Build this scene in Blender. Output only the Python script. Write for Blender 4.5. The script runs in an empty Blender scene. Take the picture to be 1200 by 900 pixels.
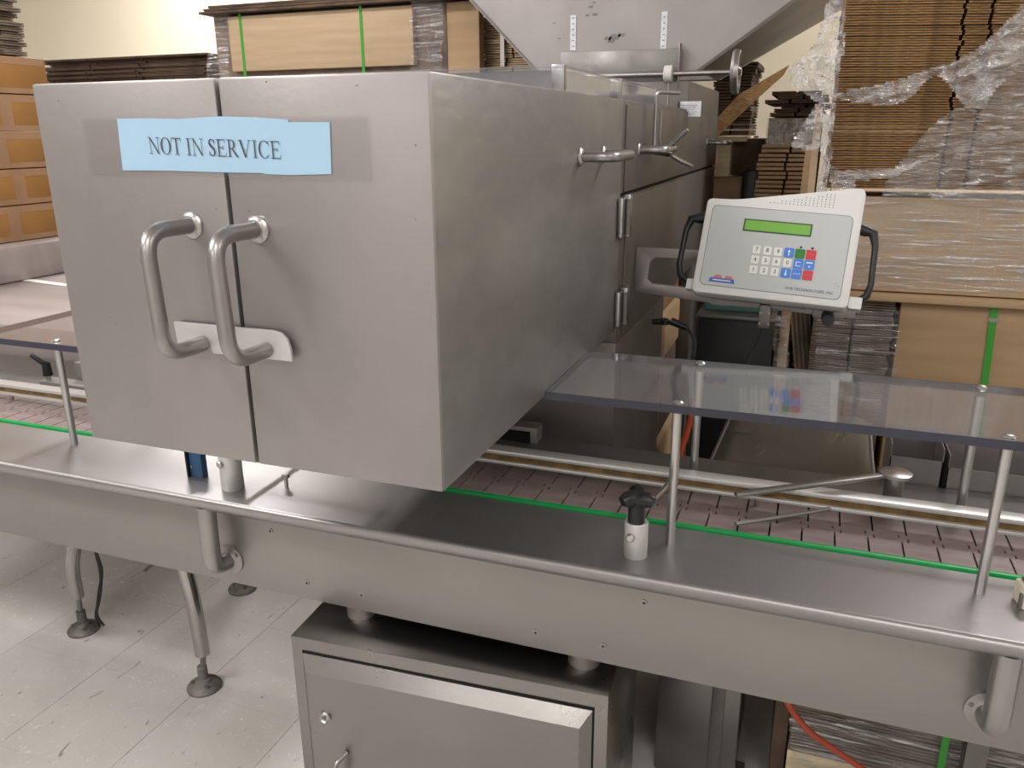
import bpy, bmesh, math, random
from mathutils import Vector, Matrix, Euler, noise
rnd = random.Random(7)
C = bpy.context.scene.collection
SC = bpy.context.scene
# ------------------------------------------------------------------ camera
H = 1.5
FPX = 947.67
RX = Vector((0.93800941, 0.34655237, -0.00630823))
UX = Vector((-0.09758483, 0.28150786, 0.95458395))
FX = Vector((-0.33258915, 0.89479315, -0.29787528))
cd = bpy.data.cameras.new('camera'); cam = bpy.data.objects.new('camera', cd); C.objects.link(cam)
cam.matrix_world = Matrix(((RX.x, UX.x, -FX.x, 0), (RX.y, UX.y, -FX.y, 0), (RX.z, UX.z, -FX.z, H), (0, 0, 0, 1)))
cd.sensor_width = 36; cd.lens = 36*FPX/1200; cd.clip_start = .02
SC.camera = cam
# ------------------------------------------------------------------ world, exposure
w = bpy.data.worlds.new('world'); SC.world = w; w.use_nodes = True
w.node_tree.nodes['Background'].inputs[0].default_value = (.9, .92, 1, 1)
w.node_tree.nodes['Background'].inputs[1].default_value = .05
SC.view_settings.view_transform = 'Standard'; SC.view_settings.look = 'None'
SC.view_settings.gamma = 1; SC.view_settings.exposure = 0.14
# ceiling fluorescent fixtures of the room (x, y, watts); the one left of the hood is added fill
CEIL = 3.1
FIX = [(-4.1, .9, 18, 'over the left end of the conveyor'), (-3.4, 3.75, 64, 'over the back left corner'), (-1.9, 1.7, 26, 'added as fill left of the hood'), (1.3, 3.3, 48, 'over the tall stack'), (-2.2, -.5, 58, 'left of the camera side aisle'), (0.4, -1.0, 20, 'in the middle of the front aisle'),
       (2.6, 0.2, 20, 'on the right of the aisle'), (-1.2, -2.9, 26, 'near the front wall at left'), (1.8, -2.9, 24, 'near the front wall at right'), (3.6, 2.9, 24, 'in the back right corner')]

def P(px, py, y):                      # point of the plane at depth y seen at a photo position
    d = FX + RX*((px-600)/FPX) - UX*((py-450)/FPX)
    return Vector((0, 0, H)) + d*(y/d.y)
def PX(px, py, x):
    d = FX + RX*((px-600)/FPX) - UX*((py-450)/FPX)
    return Vector((0, 0, H)) + d*(x/d.x)
def PZ(px, py, z):
    d = FX + RX*((px-600)/FPX) - UX*((py-450)/FPX)
    return Vector((0, 0, H)) + d*((z-H)/d.z)

# ------------------------------------------------------------------ materials
MATS = {}
def mat(name, col, rough=.5, metal=0, noise_scale=0, noise_amt=0, stretch=(1, 1, 1), bump=0, bump_scale=None, spec=.5, col2=None, alpha=1, trans=0, emit=0, ior=1.45, rough_var=0, coat=0):
    m = bpy.data.materials.new(name); m.use_nodes = True; nt = m.node_tree; b = nt.nodes['Principled BSDF']
    b.inputs['Base Color'].default_value = (*col, 1); b.inputs['Roughness'].default_value = rough
    b.inputs['Metallic'].default_value = metal; b.inputs['Specular IOR Level'].default_value = spec
    b.inputs['Alpha'].default_value = alpha; b.inputs['Transmission Weight'].default_value = trans
    b.inputs['IOR'].default_value = ior
    b.inputs['Coat Weight'].default_value = coat
    if emit:
        b.inputs['Emission Color'].default_value = (*col, 1); b.inputs['Emission Strength'].default_value = emit
    tc = nt.nodes.new('ShaderNodeTexCoord'); mp = nt.nodes.new('ShaderNodeMapping')
    nt.links.new(tc.outputs['Object'], mp.inputs[0]); mp.inputs['Scale'].default_value = stretch
    if noise_amt or col2:
        n = nt.nodes.new('ShaderNodeTexNoise'); n.inputs['Scale'].default_value = noise_scale; n.inputs['Detail'].default_value = 6
        nt.links.new(mp.outputs[0], n.inputs['Vector'])
        mx = nt.nodes.new('ShaderNodeMix'); mx.data_type = 'RGBA'
        c2 = col2 or tuple(c*(1-noise_amt) for c in col); c1 = col if col2 else tuple(min(1, c*(1+noise_amt)) for c in col)
        mx.inputs[6].default_value = (*c1, 1); mx.inputs[7].default_value = (*c2, 1)
        rp = nt.nodes.new('ShaderNodeMapRange'); rp.inputs[1].default_value = .35; rp.inputs[2].default_value = .65
        nt.links.new(n.outputs['Fac'], rp.inputs[0]); nt.links.new(rp.outputs[0], mx.inputs[0]); nt.links.new(mx.outputs[2], b.inputs['Base Color'])
        if rough_var:
            r2 = nt.nodes.new('ShaderNodeMapRange'); r2.inputs[1].default_value = .3; r2.inputs[2].default_value = .7
            r2.inputs[3].default_value = rough-rough_var; r2.inputs[4].default_value = rough+rough_var
            nt.links.new(n.outputs['Fac'], r2.inputs[0]); nt.links.new(r2.outputs[0], b.inputs['Roughness'])
    if bump:
        n2 = nt.nodes.new('ShaderNodeTexNoise'); n2.inputs['Scale'].default_value = bump_scale or noise_scale; n2.inputs['Detail'].default_value = 3
        nt.links.new(mp.outputs[0], n2.inputs['Vector'])
        bp = nt.nodes.new('ShaderNodeBump'); bp.inputs['Strength'].default_value = bump; bp.inputs['Distance'].default_value = .01
        nt.links.new(n2.outputs['Fac'], bp.inputs['Height']); nt.links.new(bp.outputs[0], b.inputs['Normal'])
    MATS[name] = m; return m
# bead-blasted stainless: soft, mottled
mat('steel', (.335, .312, .308), .47, .78, 5, .05, bump=.02, bump_scale=140, rough_var=.05)
mat('steel_cab', (.27, .258, .248), .30, 1, 5, .04, bump=.02, bump_scale=140, rough_var=.04)
mat('steel_scuffed', (.28, .27, .266), .44, .8, 9, .16, stretch=(1, .5, 1), bump=.12, bump_scale=26, rough_var=.09)
mat('steel_deck', (.35, .34, .338), .37, .86, 4, .06, stretch=(.4, 1, 1), bump=.02, bump_scale=90, rough_var=.05)
mat('steel_apron', (.30, .287, .275), .42, .84, 4, .05, stretch=(.5, 1, 1), bump=.02, bump_scale=90, rough_var=.05)
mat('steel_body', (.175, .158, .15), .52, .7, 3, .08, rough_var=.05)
mat('steel_bright', (.46, .45, .445), .3, 1, 20, .05)
mat('steel_tube', (.35, .335, .33), .34, .95, 20, .05)
mat('steel_leg', (.42, .40, .39), .16, 1, 20, .05)
mat('tray_steel', (.36, .33, .29), .36, .65, 4, .1)
mat('steel_dark', (.20, .19, .185), .4, .7, 6, .15)
mat('aluminium', (.50, .49, .485), .28, .92, 20, .04)
mat('collar_metal', (.56, .55, .545), .42, .45)
mat('white_rail', (.62, .61, .605), .32, .5)
mat('brass_strip', (.17, .105, .04), .5, .3, 30, .35)
mat('black_plastic', (.012, .012, .014), .35, 0, spec=.5)
mat('edge_solid', (.035, .038, .048), .3)
mat('rubber', (.03, .03, .03), .75)
mat('grey_rubber', (.16, .15, .14), .6, .3, 30, .3)
mat('black_gap', (.008, .008, .008), .9)
mat('green_strip', (.0, .27, .06), .4)
mat('belt', (.225, .172, .166), .42, 0, 60, .12, stretch=(.3, 1, 1), bump=.03)
mat('belt_under', (.02, .016, .016), .9)
mat('paper_blue', (.47, .74, .97), .75)
mat('paper_white', (.75, .76, .82), .6, 0, 60, .1)
mat('ink', (.02, .02, .03), .7)
mat('panel_housing', (.70, .70, .69), .5, bump=.03, bump_scale=300)
mat('block_cream', (.62, .57, .45), .8, 0, 60, .15)
mat('panel_face', (.50, .525, .53), .42)
mat('panel_line', (.22, .23, .25), .5)
mat('lcd', (.16, .38, .055), .25, emit=.12)
mat('lcd_frame', (.04, .08, .03), .4)
mat('key_white', (.80, .80, .78), .45)
mat('key_blue', (.05, .22, .72), .4)
mat('key_green', (.01, .20, .02), .4)
mat('key_red', (.60, .035, .05), .4)
mat('logo_blue', (.06, .16, .50), .5)
mat('logo_red', (.55, .18, .20), .5)
mat('blue_block', (.02, .07, .15), .45)
mat('wall', (.70, .63, .495), .8, 0, 2, .02)
mat('wall_plain', (.76, .75, .72), .8, 0, 2, .02)
mat('ceiling', (.80, .79, .76), .9)
mat('diffuser', (1, .97, .92), .5, emit=3.0)
mat('lamp_frame', (.8, .8, .8), .4)
mat('kraft', (.40, .27, .155), .8, 0, 3, .08, stretch=(1, 1, 8), bump=.05, bump_scale=30)
mat('kraft_light', (.50, .37, .24), .8, 0, 4, .07, stretch=(1, 1, 12))
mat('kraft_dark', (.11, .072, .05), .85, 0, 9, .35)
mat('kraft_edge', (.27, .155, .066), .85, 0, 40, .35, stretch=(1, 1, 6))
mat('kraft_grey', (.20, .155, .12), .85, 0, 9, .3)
mat('carton_orange', (.36, .18, .055), .55, 0, 4, .12, coat=.15)
mat('carton_tape', (.37, .22, .13), .35, 0, 8, .10)
mat('strap_green', (.05, .33, .04), .4)
mat('strap_streak_white', (.75, .72, .66), .5)
mat('wood', (.82, .68, .46), .75, 0, 6, .2, stretch=(1, 6, 6))
mat('red_hose', (.42, .055, .02), .4)
mat('teal', (.10, .20, .18), .5)
mat('drape', (.33, .285, .275), .36, 0, 3, .12, stretch=(.5, 3, 1), bump=.15, bump_scale=4, coat=.4)

def film_mat(name, fac, rough, stretch, tint=(.95, .95, .97), diff=.12, fold=.4):
    m = bpy.data.materials.new(name); m.use_nodes = True; nt = m.node_tree; nt.nodes.clear()
    o = nt.nodes.new('ShaderNodeOutputMaterial'); t = nt.nodes.new('ShaderNodeBsdfTransparent'); g = nt.nodes.new('ShaderNodeBsdfGlossy')
    d = nt.nodes.new('ShaderNodeBsdfDiffuse'); d.inputs[0].default_value = (.8, .8, .84, 1)
    t.inputs[0].default_value = (*tint, 1); g.inputs['Roughness'].default_value = rough
    mx = nt.nodes.new('ShaderNodeMixShader'); m2 = nt.nodes.new('ShaderNodeMixShader')
    tc = nt.nodes.new('ShaderNodeTexCoord'); mp = nt.nodes.new('ShaderNodeMapping'); mp.inputs['Scale'].default_value = stretch
    n = nt.nodes.new('ShaderNodeTexNoise'); n.inputs['Scale'].default_value = 6; n.inputs['Detail'].default_value = 8; n.inputs['Distortion'].default_value = .8
    nt.links.new(tc.outputs['Object'], mp.inputs[0]); nt.links.new(mp.outputs[0], n.inputs['Vector'])
    bp = nt.nodes.new('ShaderNodeBump'); bp.inputs['Strength'].default_value = 1; bp.inputs['Distance'].default_value = .03
    nt.links.new(n.outputs['Fac'], bp.inputs['Height']); nt.links.new(bp.outputs[0], g.inputs['Normal'])
    rp = nt.nodes.new('ShaderNodeMapRange'); rp.inputs[1].default_value = .35; rp.inputs[2].default_value = .7; rp.inputs[3].default_value = fac*.5; rp.inputs[4].default_value = min(1, fac*1.7)
    n3 = nt.nodes.new('ShaderNodeTexNoise'); n3.inputs['Scale'].default_value = 13; n3.inputs['Detail'].default_value = 3; n3.inputs['Distortion'].default_value = .5; nt.links.new(mp.outputs[0], n3.inputs['Vector'])
    r3 = nt.nodes.new('ShaderNodeMapRange'); r3.inputs[1].default_value = .56; r3.inputs[2].default_value = .68; r3.inputs[4].default_value = fold; nt.links.new(n3.outputs['Fac'], r3.inputs[0])
    ad = nt.nodes.new('ShaderNodeMath'); ad.use_clamp = True
    nt.links.new(n.outputs['Fac'], rp.inputs[0]); nt.links.new(rp.outputs[0], ad.inputs[0]); nt.links.new(r3.outputs[0], ad.inputs[1]); nt.links.new(ad.outputs[0], mx.inputs[0])
    m2.inputs[0].default_value = diff
    nt.links.new(g.outputs[0], m2.inputs[1]); nt.links.new(d.outputs[0], m2.inputs[2])
    nt.links.new(t.outputs[0], mx.inputs[1]); nt.links.new(m2.outputs[0], mx.inputs[2]); nt.links.new(mx.outputs[0], o.inputs[0])
    MATS[name] = m
film_mat('film', .26, .12, (1.6, 3, 8), diff=.32, fold=.55)
film_mat('film_loose', .42, .12, (4, 5, 5), diff=.35, fold=.4)
film_mat('film_tight', .13, .10, (.6, 3, 12), diff=.35, fold=.75)
def clear_mat(name, tint, refl, rough=.03, haze=.0, hz=(.6, .6, .63)):
    m = bpy.data.materials.new(name); m.use_nodes = True; nt = m.node_tree; nt.nodes.clear()
    o = nt.nodes.new('ShaderNodeOutputMaterial'); t = nt.nodes.new('ShaderNodeBsdfTransparent'); g = nt.nodes.new('ShaderNodeBsdfGlossy')
    t.inputs[0].default_value = (*tint, 1); g.inputs['Roughness'].default_value = rough
    f = nt.nodes.new('ShaderNodeFresnel'); f.inputs[0].default_value = 1.45
    ml = nt.nodes.new('ShaderNodeMath'); ml.operation = 'MULTIPLY_ADD'; ml.inputs[1].default_value = 1.5; ml.inputs[2].default_value = refl
    mx = nt.nodes.new('ShaderNodeMixShader'); nt.links.new(f.outputs[0], ml.inputs[0]); nt.links.new(ml.outputs[0], mx.inputs[0])
    ge = nt.nodes.new('ShaderNodeNewGeometry'); iv = nt.nodes.new('ShaderNodeMath'); iv.operation = 'SUBTRACT'; iv.inputs[0].default_value = 1; m3 = nt.nodes.new('ShaderNodeMath'); m3.operation = 'MULTIPLY'
    nt.links.new(ge.outputs['Backfacing'], iv.inputs[1]); nt.links.new(ml.outputs[0], m3.inputs[0]); nt.links.new(iv.outputs[0], m3.inputs[1]); nt.links.new(m3.outputs[0], mx.inputs[0])   # no mirror on the inner side
    nt.links.new(t.outputs[0], mx.inputs[1]); nt.links.new(g.outputs[0], mx.inputs[2])
    d = nt.nodes.new('ShaderNodeBsdfDiffuse'); d.inputs[0].default_value = (*hz, 1); m2 = nt.nodes.new('ShaderNodeMixShader'); m2.inputs[0].default_value = haze
    nt.links.new(mx.outputs[0], m2.inputs[1]); nt.links.new(d.outputs[0], m2.inputs[2]); nt.links.new(m2.outputs[0], o.inputs[0])
    MATS[name] = m
clear_mat('acrylic', (.92, .92, .94), .09, .07, .09)
clear_mat('acrylic_edge', (.25, .25, .34), .03, .2, .6, (.07, .07, .10))
clear_mat('acrylic_lid', (.93, .94, .98), .05, .08, .12)
clear_mat('tape_clear', (.965, .96, .96), .0, .3, .03)

def tile_material():
    m = bpy.data.materials.new('tile_vinyl'); m.use_nodes = True; nt = m.node_tree; b = nt.nodes['Principled BSDF']
    g = nt.nodes.new('ShaderNodeNewGeometry'); b.inputs['Roughness'].default_value = .42
    def noise_(scale, det=5, st=(1, 1, 1), rot=0, dist=0):
        mp = nt.nodes.new('ShaderNodeMapping'); mp.inputs['Scale'].default_value = st; mp.inputs['Rotation'].default_value = (0, 0, rot)
        n = nt.nodes.new('ShaderNodeTexNoise'); n.inputs['Scale'].default_value = scale; n.inputs['Detail'].default_value = det; n.inputs['Distortion'].default_value = dist
        nt.links.new(g.outputs['Position'], mp.inputs[0]); nt.links.new(mp.outputs[0], n.inputs['Vector']); return n
    def ramp(n, a, c):
        r = nt.nodes.new('ShaderNodeMapRange'); r.inputs[1].default_value = a; r.inputs[2].default_value = c; nt.links.new(n.outputs['Fac'], r.inputs[0]); return r
    def mix(c1, c2, f):
        x = nt.nodes.new('ShaderNodeMix'); x.data_type = 'RGBA'
        for i, c in ((6, c1), (7, c2)):
            if isinstance(c, tuple): x.inputs[i].default_value = (*c, 1)
            else: nt.links.new(c, x.inputs[i])
        nt.links.new(f.outputs[0], x.inputs[0]); return x.outputs[2]
    a = mix((.53, .51, .48), (.61, .595, .57), ramp(noise_(3), .35, .65))
    a = mix(a, (.69, .68, .66), ramp(noise_(60, 2, (1, 1, 1), 0, 1.5), .64, .70))
    a = mix(a, (.30, .27, .25), ramp(noise_(40, 2, (1, .4, 1), .5, .6), .70, .75))
    a = mix(a, (.16, .14, .13), ramp(noise_(30, 3, (1, .3, 1), -.55, .8), .712, .76))
    a = mix(a, (.47, .445, .42), ramp(noise_(2.2, 8, (1, 1, 1), .3, .4), .56, .75))
    nt.links.new(a, b.inputs['Base Color']); MATS['tile_vinyl'] = m
tile_material()

# ------------------------------------------------------------------ mesh builder
class MB:
    def __init__(s): s.bm = bmesh.new()
    def box(s, x0, x1, y0, y1, z0, z1, bev=0):
        return s.hexa([(x0, y0, z0), (x1, y0, z0), (x1, y1, z0), (x0, y1, z0), (x0, y0, z1), (x1, y0, z1), (x1, y1, z1), (x0, y1, z1)], bev)
    def hexa(s, p, bev=0):
        b2 = bmesh.new(); v = [b2.verts.new(q) for q in p]
        for f in ((3, 2, 1, 0), (4, 5, 6, 7), (0, 1, 5, 4), (1, 2, 6, 5), (2, 3, 7, 6), (3, 0, 4, 7)): b2.faces.new([v[i] for i in f])
        if bev: bmesh.ops.bevel(b2, geom=b2.edges[:], offset=bev, segments=2, affect='EDGES', profile=.5)
        s.merge(b2); return s
    def merge(s, b2, M=None):
        if M: bmesh.ops.transform(b2, matrix=M, verts=b2.verts)
        me = bpy.data.meshes.new('tmp'); b2.to_mesh(me); b2.free(); s.bm.from_mesh(me); bpy.data.meshes.remove(me)
    def obox(s, c, ax, ay, az, sx, sy, sz, bev=0):           # oriented box
        c = Vector(c); p = []
        for k in (-.5, .5):
            for i, j in ((-.5, -.5), (.5, -.5), (.5, .5), (-.5, .5)): p.append(c+ax*(i*sx)+ay*(j*sy)+az*(k*sz))
        return s.hexa(p, bev)
    def prism(s, poly, fn0, fn1, bev=0):                      # poly in 2D, two functions giving the two 3D faces
        b2 = bmesh.new(); a = [b2.verts.new(fn0(*q)) for q in poly]; b = [b2.verts.new(fn1(*q)) for q in poly]; n = len(poly)
        b2.faces.new(a[::-1]); b2.faces.new(b)
        for i in range(n): b2.faces.new((a[i], a[(i+1) % n], b[(i+1) % n], b[i]))
        bmesh.ops.recalc_face_normals(b2, faces=b2.faces[:])
        if bev:
            es = [e for e in b2.edges if abs(sum(1 for v in e.verts if v in a)-1) == 1]
            bmesh.ops.bevel(b2, geom=es, offset=bev, segments=2, affect='EDGES', profile=.5)
        s.merge(b2); return s
    def tube(s, pts, r, seg=14, caps=True, round_=0):
        pts = [Vector(p) for p in pts]
        if round_ and not isinstance(r, (list, tuple)):
            q = [pts[0]]
            for i in range(1, len(pts)-1):
                a, b, c = pts[i-1], pts[i], pts[i+1]; d1 = (a-b); d2 = (c-b); rr = min(round_, d1.length*.49, d2.length*.49)
                p0 = b+d1.normalized()*rr; p1 = b+d2.normalized()*rr
                for k in range(9):
                    t = k/8; q.append(p0*(1-t)**2+b*2*t*(1-t)+p1*t*t)
            q.append(pts[-1]); pts = q
        rs = r if isinstance(r, (list, tuple)) else [r]*len(pts)
        t0 = (pts[1]-pts[0]).normalized(); up = Vector((0, 0, 1)) if abs(t0.z) < .9 else Vector((1, 0, 0))
        n = t0.cross(up).normalized(); rings = []
        for i, p in enumerate(pts):
            t = ((pts[min(i+1, len(pts)-1)]-pts[max(i-1, 0)])).normalized()
            n = (n-t*n.dot(t)).normalized(); b = t.cross(n)
            rings.append([s.bm.verts.new(p+(n*math.cos(2*math.pi*k/seg)+b*math.sin(2*math.pi*k/seg))*rs[i]) for k in range(seg)])
        for i in range(len(rings)-1):
            for k in range(seg): s.bm.faces.new((rings[i][k], rings[i][(k+1) % seg], rings[i+1][(k+1) % seg], rings[i+1][k]))
        if caps: s.bm.faces.new(rings[0][::-1]); s.bm.faces.new(rings[-1])
        return s
    def lathe(s, c, axis, prof, seg=24):                      # prof: (radius, height) list
        c = Vector(c); ax = Vector(axis).normalized(); up = Vector((0, 0, 1)) if abs(ax.z) < .9 else Vector((1, 0, 0))
        n = ax.cross(up).normalized(); b = ax.cross(n); rings = []
        for r, h in prof: rings.append([s.bm.verts.new(c+ax*h+(n*math.cos(2*math.pi*k/seg)+b*math.sin(2*math.pi*k/seg))*max(r, 1e-5)) for k in range(seg)])
        for i in range(len(rings)-1):
            for k in range(seg): s.bm.faces.new((rings[i][k], rings[i][(k+1) % seg], rings[i+1][(k+1) % seg], rings[i+1][k]))
        s.bm.faces.new(rings[0][::-1]); s.bm.faces.new(rings[-1]); return s
    def quad(s, *p): s.bm.faces.new([s.bm.verts.new(q) for q in p]); return s
    def build(s, name, m, parent=None, smooth=True, recalc=True, base=None):
        if recalc: bmesh.ops.recalc_face_normals(s.bm, faces=s.bm.faces[:])
        me = bpy.data.meshes.new(name); off = Vector((0, 0, 0))
        o = bpy.data.objects.new(name, me); C.objects.link(o)
        if parent:
            o.parent = parent; r = parent
            while r.parent: r = r.parent
            off = r.location.copy()
        elif base is not None: off = Vector(base); o.location = off
        bmesh.ops.translate(s.bm, verts=s.bm.verts, vec=-off)
        s.bm.to_mesh(me); s.bm.free(); me.materials.append(MATS[m] if isinstance(m, str) else m)
        if smooth:
            for p in me.polygons: p.use_smooth = True
            me.set_sharp_from_angle(angle=math.radians(38))
        return o
def tag(o, label, cat, group=None):
    o['label'] = label; o['category'] = cat
    if group: o['group'] = group
    return o
def thing(name, label, cat, loc, group=None):
    o = bpy.data.objects.new(name, None); C.objects.link(o); o.location = loc; o.empty_display_size = .05
    return tag(o, label, cat, group)
def struct(o): o['kind'] = 'structure'; return o
def copy_tree(o, parent=None):
    c = o.copy(); C.objects.link(c); c.parent = parent
    for ch in list(o.children): copy_tree(ch, c)
    return c
V = Vector

# ------------------------------------------------------------------ the room
XL, XR, YB, YF = -6.6, 5.0, 4.6, -4.0
struct(MB().box(XL, XR, YB, YB+.1, 0, CEIL+.1).build('wall_back', 'wall'))
struct(MB().box(XL, XR, YF-.1, YF, 0, CEIL+.1).build('wall_front', 'wall_plain'))
struct(MB().box(XL-.1, XL, YF-.1, YB+.1, 0, CEIL+.1).build('wall_left', 'wall_plain'))
struct(MB().box(XR, XR+.1, YF-.1, YB+.1, 0, CEIL+.1).build('wall_right', 'wall_plain'))
struct(MB().box(XL, XR, YF, YB, CEIL, CEIL+.1).build('ceiling', 'ceiling'))
fl = struct(MB().box(XL, XR, YF, YB, -.1, -.004).build('floor', 'tile_vinyl'))
T = .336; tm = None
for i in range(-8, 11):
    for j in range(-3, 9):
        x = -1.845+i*T; y = 1.48+j*T
        if tm is None:
            g = .00025; t = MB().box(g+.0009, T-g, g, T-g, -.0045, 0).build('tile', 'tile_vinyl', None, smooth=False); tm = t
        else: t = tm.copy(); C.objects.link(t)
        t.parent = fl; t.location = (x, y, 0)
for (x, y, e, where) in FIX:
    f = thing('ceiling_light', 'white fluorescent ceiling light '+where, 'ceiling light', (x, y, CEIL), 'ceiling lights')
    hx, hy = (.15, .60) if x < -3 else (.60, .15)
    b = MB(); e1, e2 = hx+.02, hy+.02
    b.box(x-e1, x+e1, y-e2, y-hy, CEIL-.07, CEIL).box(x-e1, x+e1, y+hy, y+e2, CEIL-.07, CEIL).box(x-e1, x-hx, y-hy, y+hy, CEIL-.07, CEIL).box(x+hx, x+e1, y-hy, y+hy, CEIL-.07, CEIL)
    b.build('frame', 'lamp_frame', f); MB().box(x-hx, x+hx, y-hy, y+hy, CEIL-.05, CEIL-.03).build('diffuser', 'diffuser', f)
    ld = bpy.data.lights.new('tube_lamp', 'AREA'); ld.shape = 'RECTANGLE'; ld.size = hx*2; ld.size_y = hy*2; ld.energy = e; ld.color = (1, .965, .945)
    lo = bpy.data.objects.new('tube_lamp', ld); C.objects.link(lo); lo.parent = f; lo.location = (0, 0, -.075)

# ------------------------------------------------------------------ weighing machine: body, hood, doors
XS = -.389; HX0 = -.943; HY = .807; HZ0, HZ1 = 1.0845, 1.561; YJ = 1.71; YE = 3.31; XD = -.659
mach = thing('weighing_machine', 'large stainless steel machine with a boxy two-door hood over the conveyor', 'machine', (-.85, 2.5, 0))
# hood shell: left, right side panel, bottom edges, top rim (opening under the clear lid)
b = MB(); b.box(HX0, HX0+.012, HY+.02, YJ, HZ0, HZ1, .002).build('hood_side', 'steel', mach)
b = MB(); b.box(XS-.012, XS, HY+.003, YJ-.002, HZ0, HZ1, .003).build('hood_side', 'steel_scuffed', mach)
b = MB(); b.box(HX0+.012, XS-.012, HY+.025, YJ, HZ0+.004, HZ0+.012).build('hood_floor', 'steel', mach)
b = MB(); b.box(HX0+.012, XS-.012, HY+.025, HY+.15, HZ1-.008, HZ1); b.box(HX0+.012, HX0+.05, HY+.15, YJ, HZ1-.008, HZ1); b.box(XS-.05, XS-.012, HY+.15, YJ, HZ1-.008, HZ1)
b.build('hood_top', 'steel', mach)
dl = MB().box(HX0, XD-.0025, HY, HY+.022, HZ0, HZ1, .003).build('door', 'steel', mach)
dr = MB().box(XD+.0025, XS-.001, HY, HY+.022, HZ0, HZ1, .003).build('door', 'steel', mach)
MB().box(XD-.012, XD+.012, HY+.023, HY+.024, HZ0+.01, HZ1-.01).build('door_seal', 'black_gap', mach)
def dhandle(x, zt, zb, door):
    b = MB(); yo = HY-.075
    b.tube([(x, HY+.001, zt), (x-.004, yo, zt), (x+.002, yo, zb), (x+.004, HY-.012, zb)], .0098, 18, round_=.033)
    h = b.build('handle', 'steel_tube', door)
    MB().lathe((x, HY+.0005, zt), (0, -1, 0), [(.0165, 0), (.0165, .003), (.0135, .006), (.0100, .007)]).build('handle_collar', 'steel_bright', door)
dhandle(-.717, 1.393, 1.246, dl); dhandle(-.621, 1.391, 1.246, dr)
# latch plate slotted behind the handles
lp = [(-.757, 1.271), (-.607, 1.271), (-.595, 1.269), (-.587, 1.262), (-.583, 1.250), (-.582, 1.234), (-.700, 1.234), (-.704, 1.246), (-.708, 1.252), (-.720, 1.252), (-.723, 1.241), (-.724, 1.234), (-.754, 1.234)]
lat = MB().prism(lp, lambda x, z: (x, HY-.0105, z), lambda x, z: (x, HY-.006, z), .0006).build('latch_plate', 'collar_metal', mach)
MB().box(-.6, -.592, HY-.006, HY, 1.244, 1.258).box(-.73, -.722, HY-.006, HY, 1.254, 1.262).build('spacer', 'steel_bright', lat)
# flecks on the doors (small weld spits standing proud)
b = MB()
for px, py in ((178, 260), (253, 245), (292, 247), (131, 372), (135, 380), (68, 118), (487, 257), (312, 96), (192, 415), (418, 100), (487, 170)):
    p = P(px, py, HY); b.lathe((p.x, HY, p.z), (0, -1, 0), [(.0011, 0), (.0005, .0006)], 6)
b.build('pit_marks', 'steel_dark', dr)['kind'] = 'stuff'
# body
Y73 = PX(774, 430, XS).y; BAYZ = 1.05
b = MB(); b.box(-1.02, XS, YJ, Y73, .12, BAYZ, .003); b.build('lower_body', 'steel_body', mach)
b = MB(); b.box(-1.02, XS, YJ, YE, BAYZ, 1.367, .003); b.build('door_bay', 'steel_body', mach)
for xx in (-1.02, XS-.05): MB().box(xx, xx+.05, YE-.42 if xx > -1 else YE-.40, YE, .12, BAYZ, .002).build('frame_leg', 'steel_body', mach)
MB().box(-1.02, XS-.006, YJ+.004, YE-.004, 1.367, 1.372).build('body_gap', 'black_gap', mach)
b = MB(); b.box(-1.02, XS, YJ, 2.56, 1.374, HZ1, .003); b.build('upper_drawer', 'steel_body', mach)
b = MB(); b.box(-.62, XS, 2.56, YE, 1.374, 1.640, .003); b.build('rear_block', 'steel_body', mach)
b = MB(); b.box(-1.02, -.62, 2.56, YE, 1.374, 1.56, .003); b.build('rear_deck', 'steel_body', mach)
for xx in (-.95, -.46):
    for yy in (1.8, 3.2): MB().lathe((xx, yy, 0), (0, 0, 1), [(.04, 0), (.04, .015), (.015, .03), (.015, .125)]).build('foot', 'steel_dark', mach)
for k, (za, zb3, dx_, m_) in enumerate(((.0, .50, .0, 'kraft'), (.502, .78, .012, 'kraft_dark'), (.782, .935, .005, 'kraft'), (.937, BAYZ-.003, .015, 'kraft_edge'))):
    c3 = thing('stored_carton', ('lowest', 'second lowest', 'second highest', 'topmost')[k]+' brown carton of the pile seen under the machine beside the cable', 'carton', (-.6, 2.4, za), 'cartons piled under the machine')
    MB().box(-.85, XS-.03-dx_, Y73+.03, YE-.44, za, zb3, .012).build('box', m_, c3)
    MB().box(XS-.03-dx_, XS-.0295-dx_, Y73+.2, Y73+.26, za+.02, zb3-.02).build('tape', 'carton_tape', c3)
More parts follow.
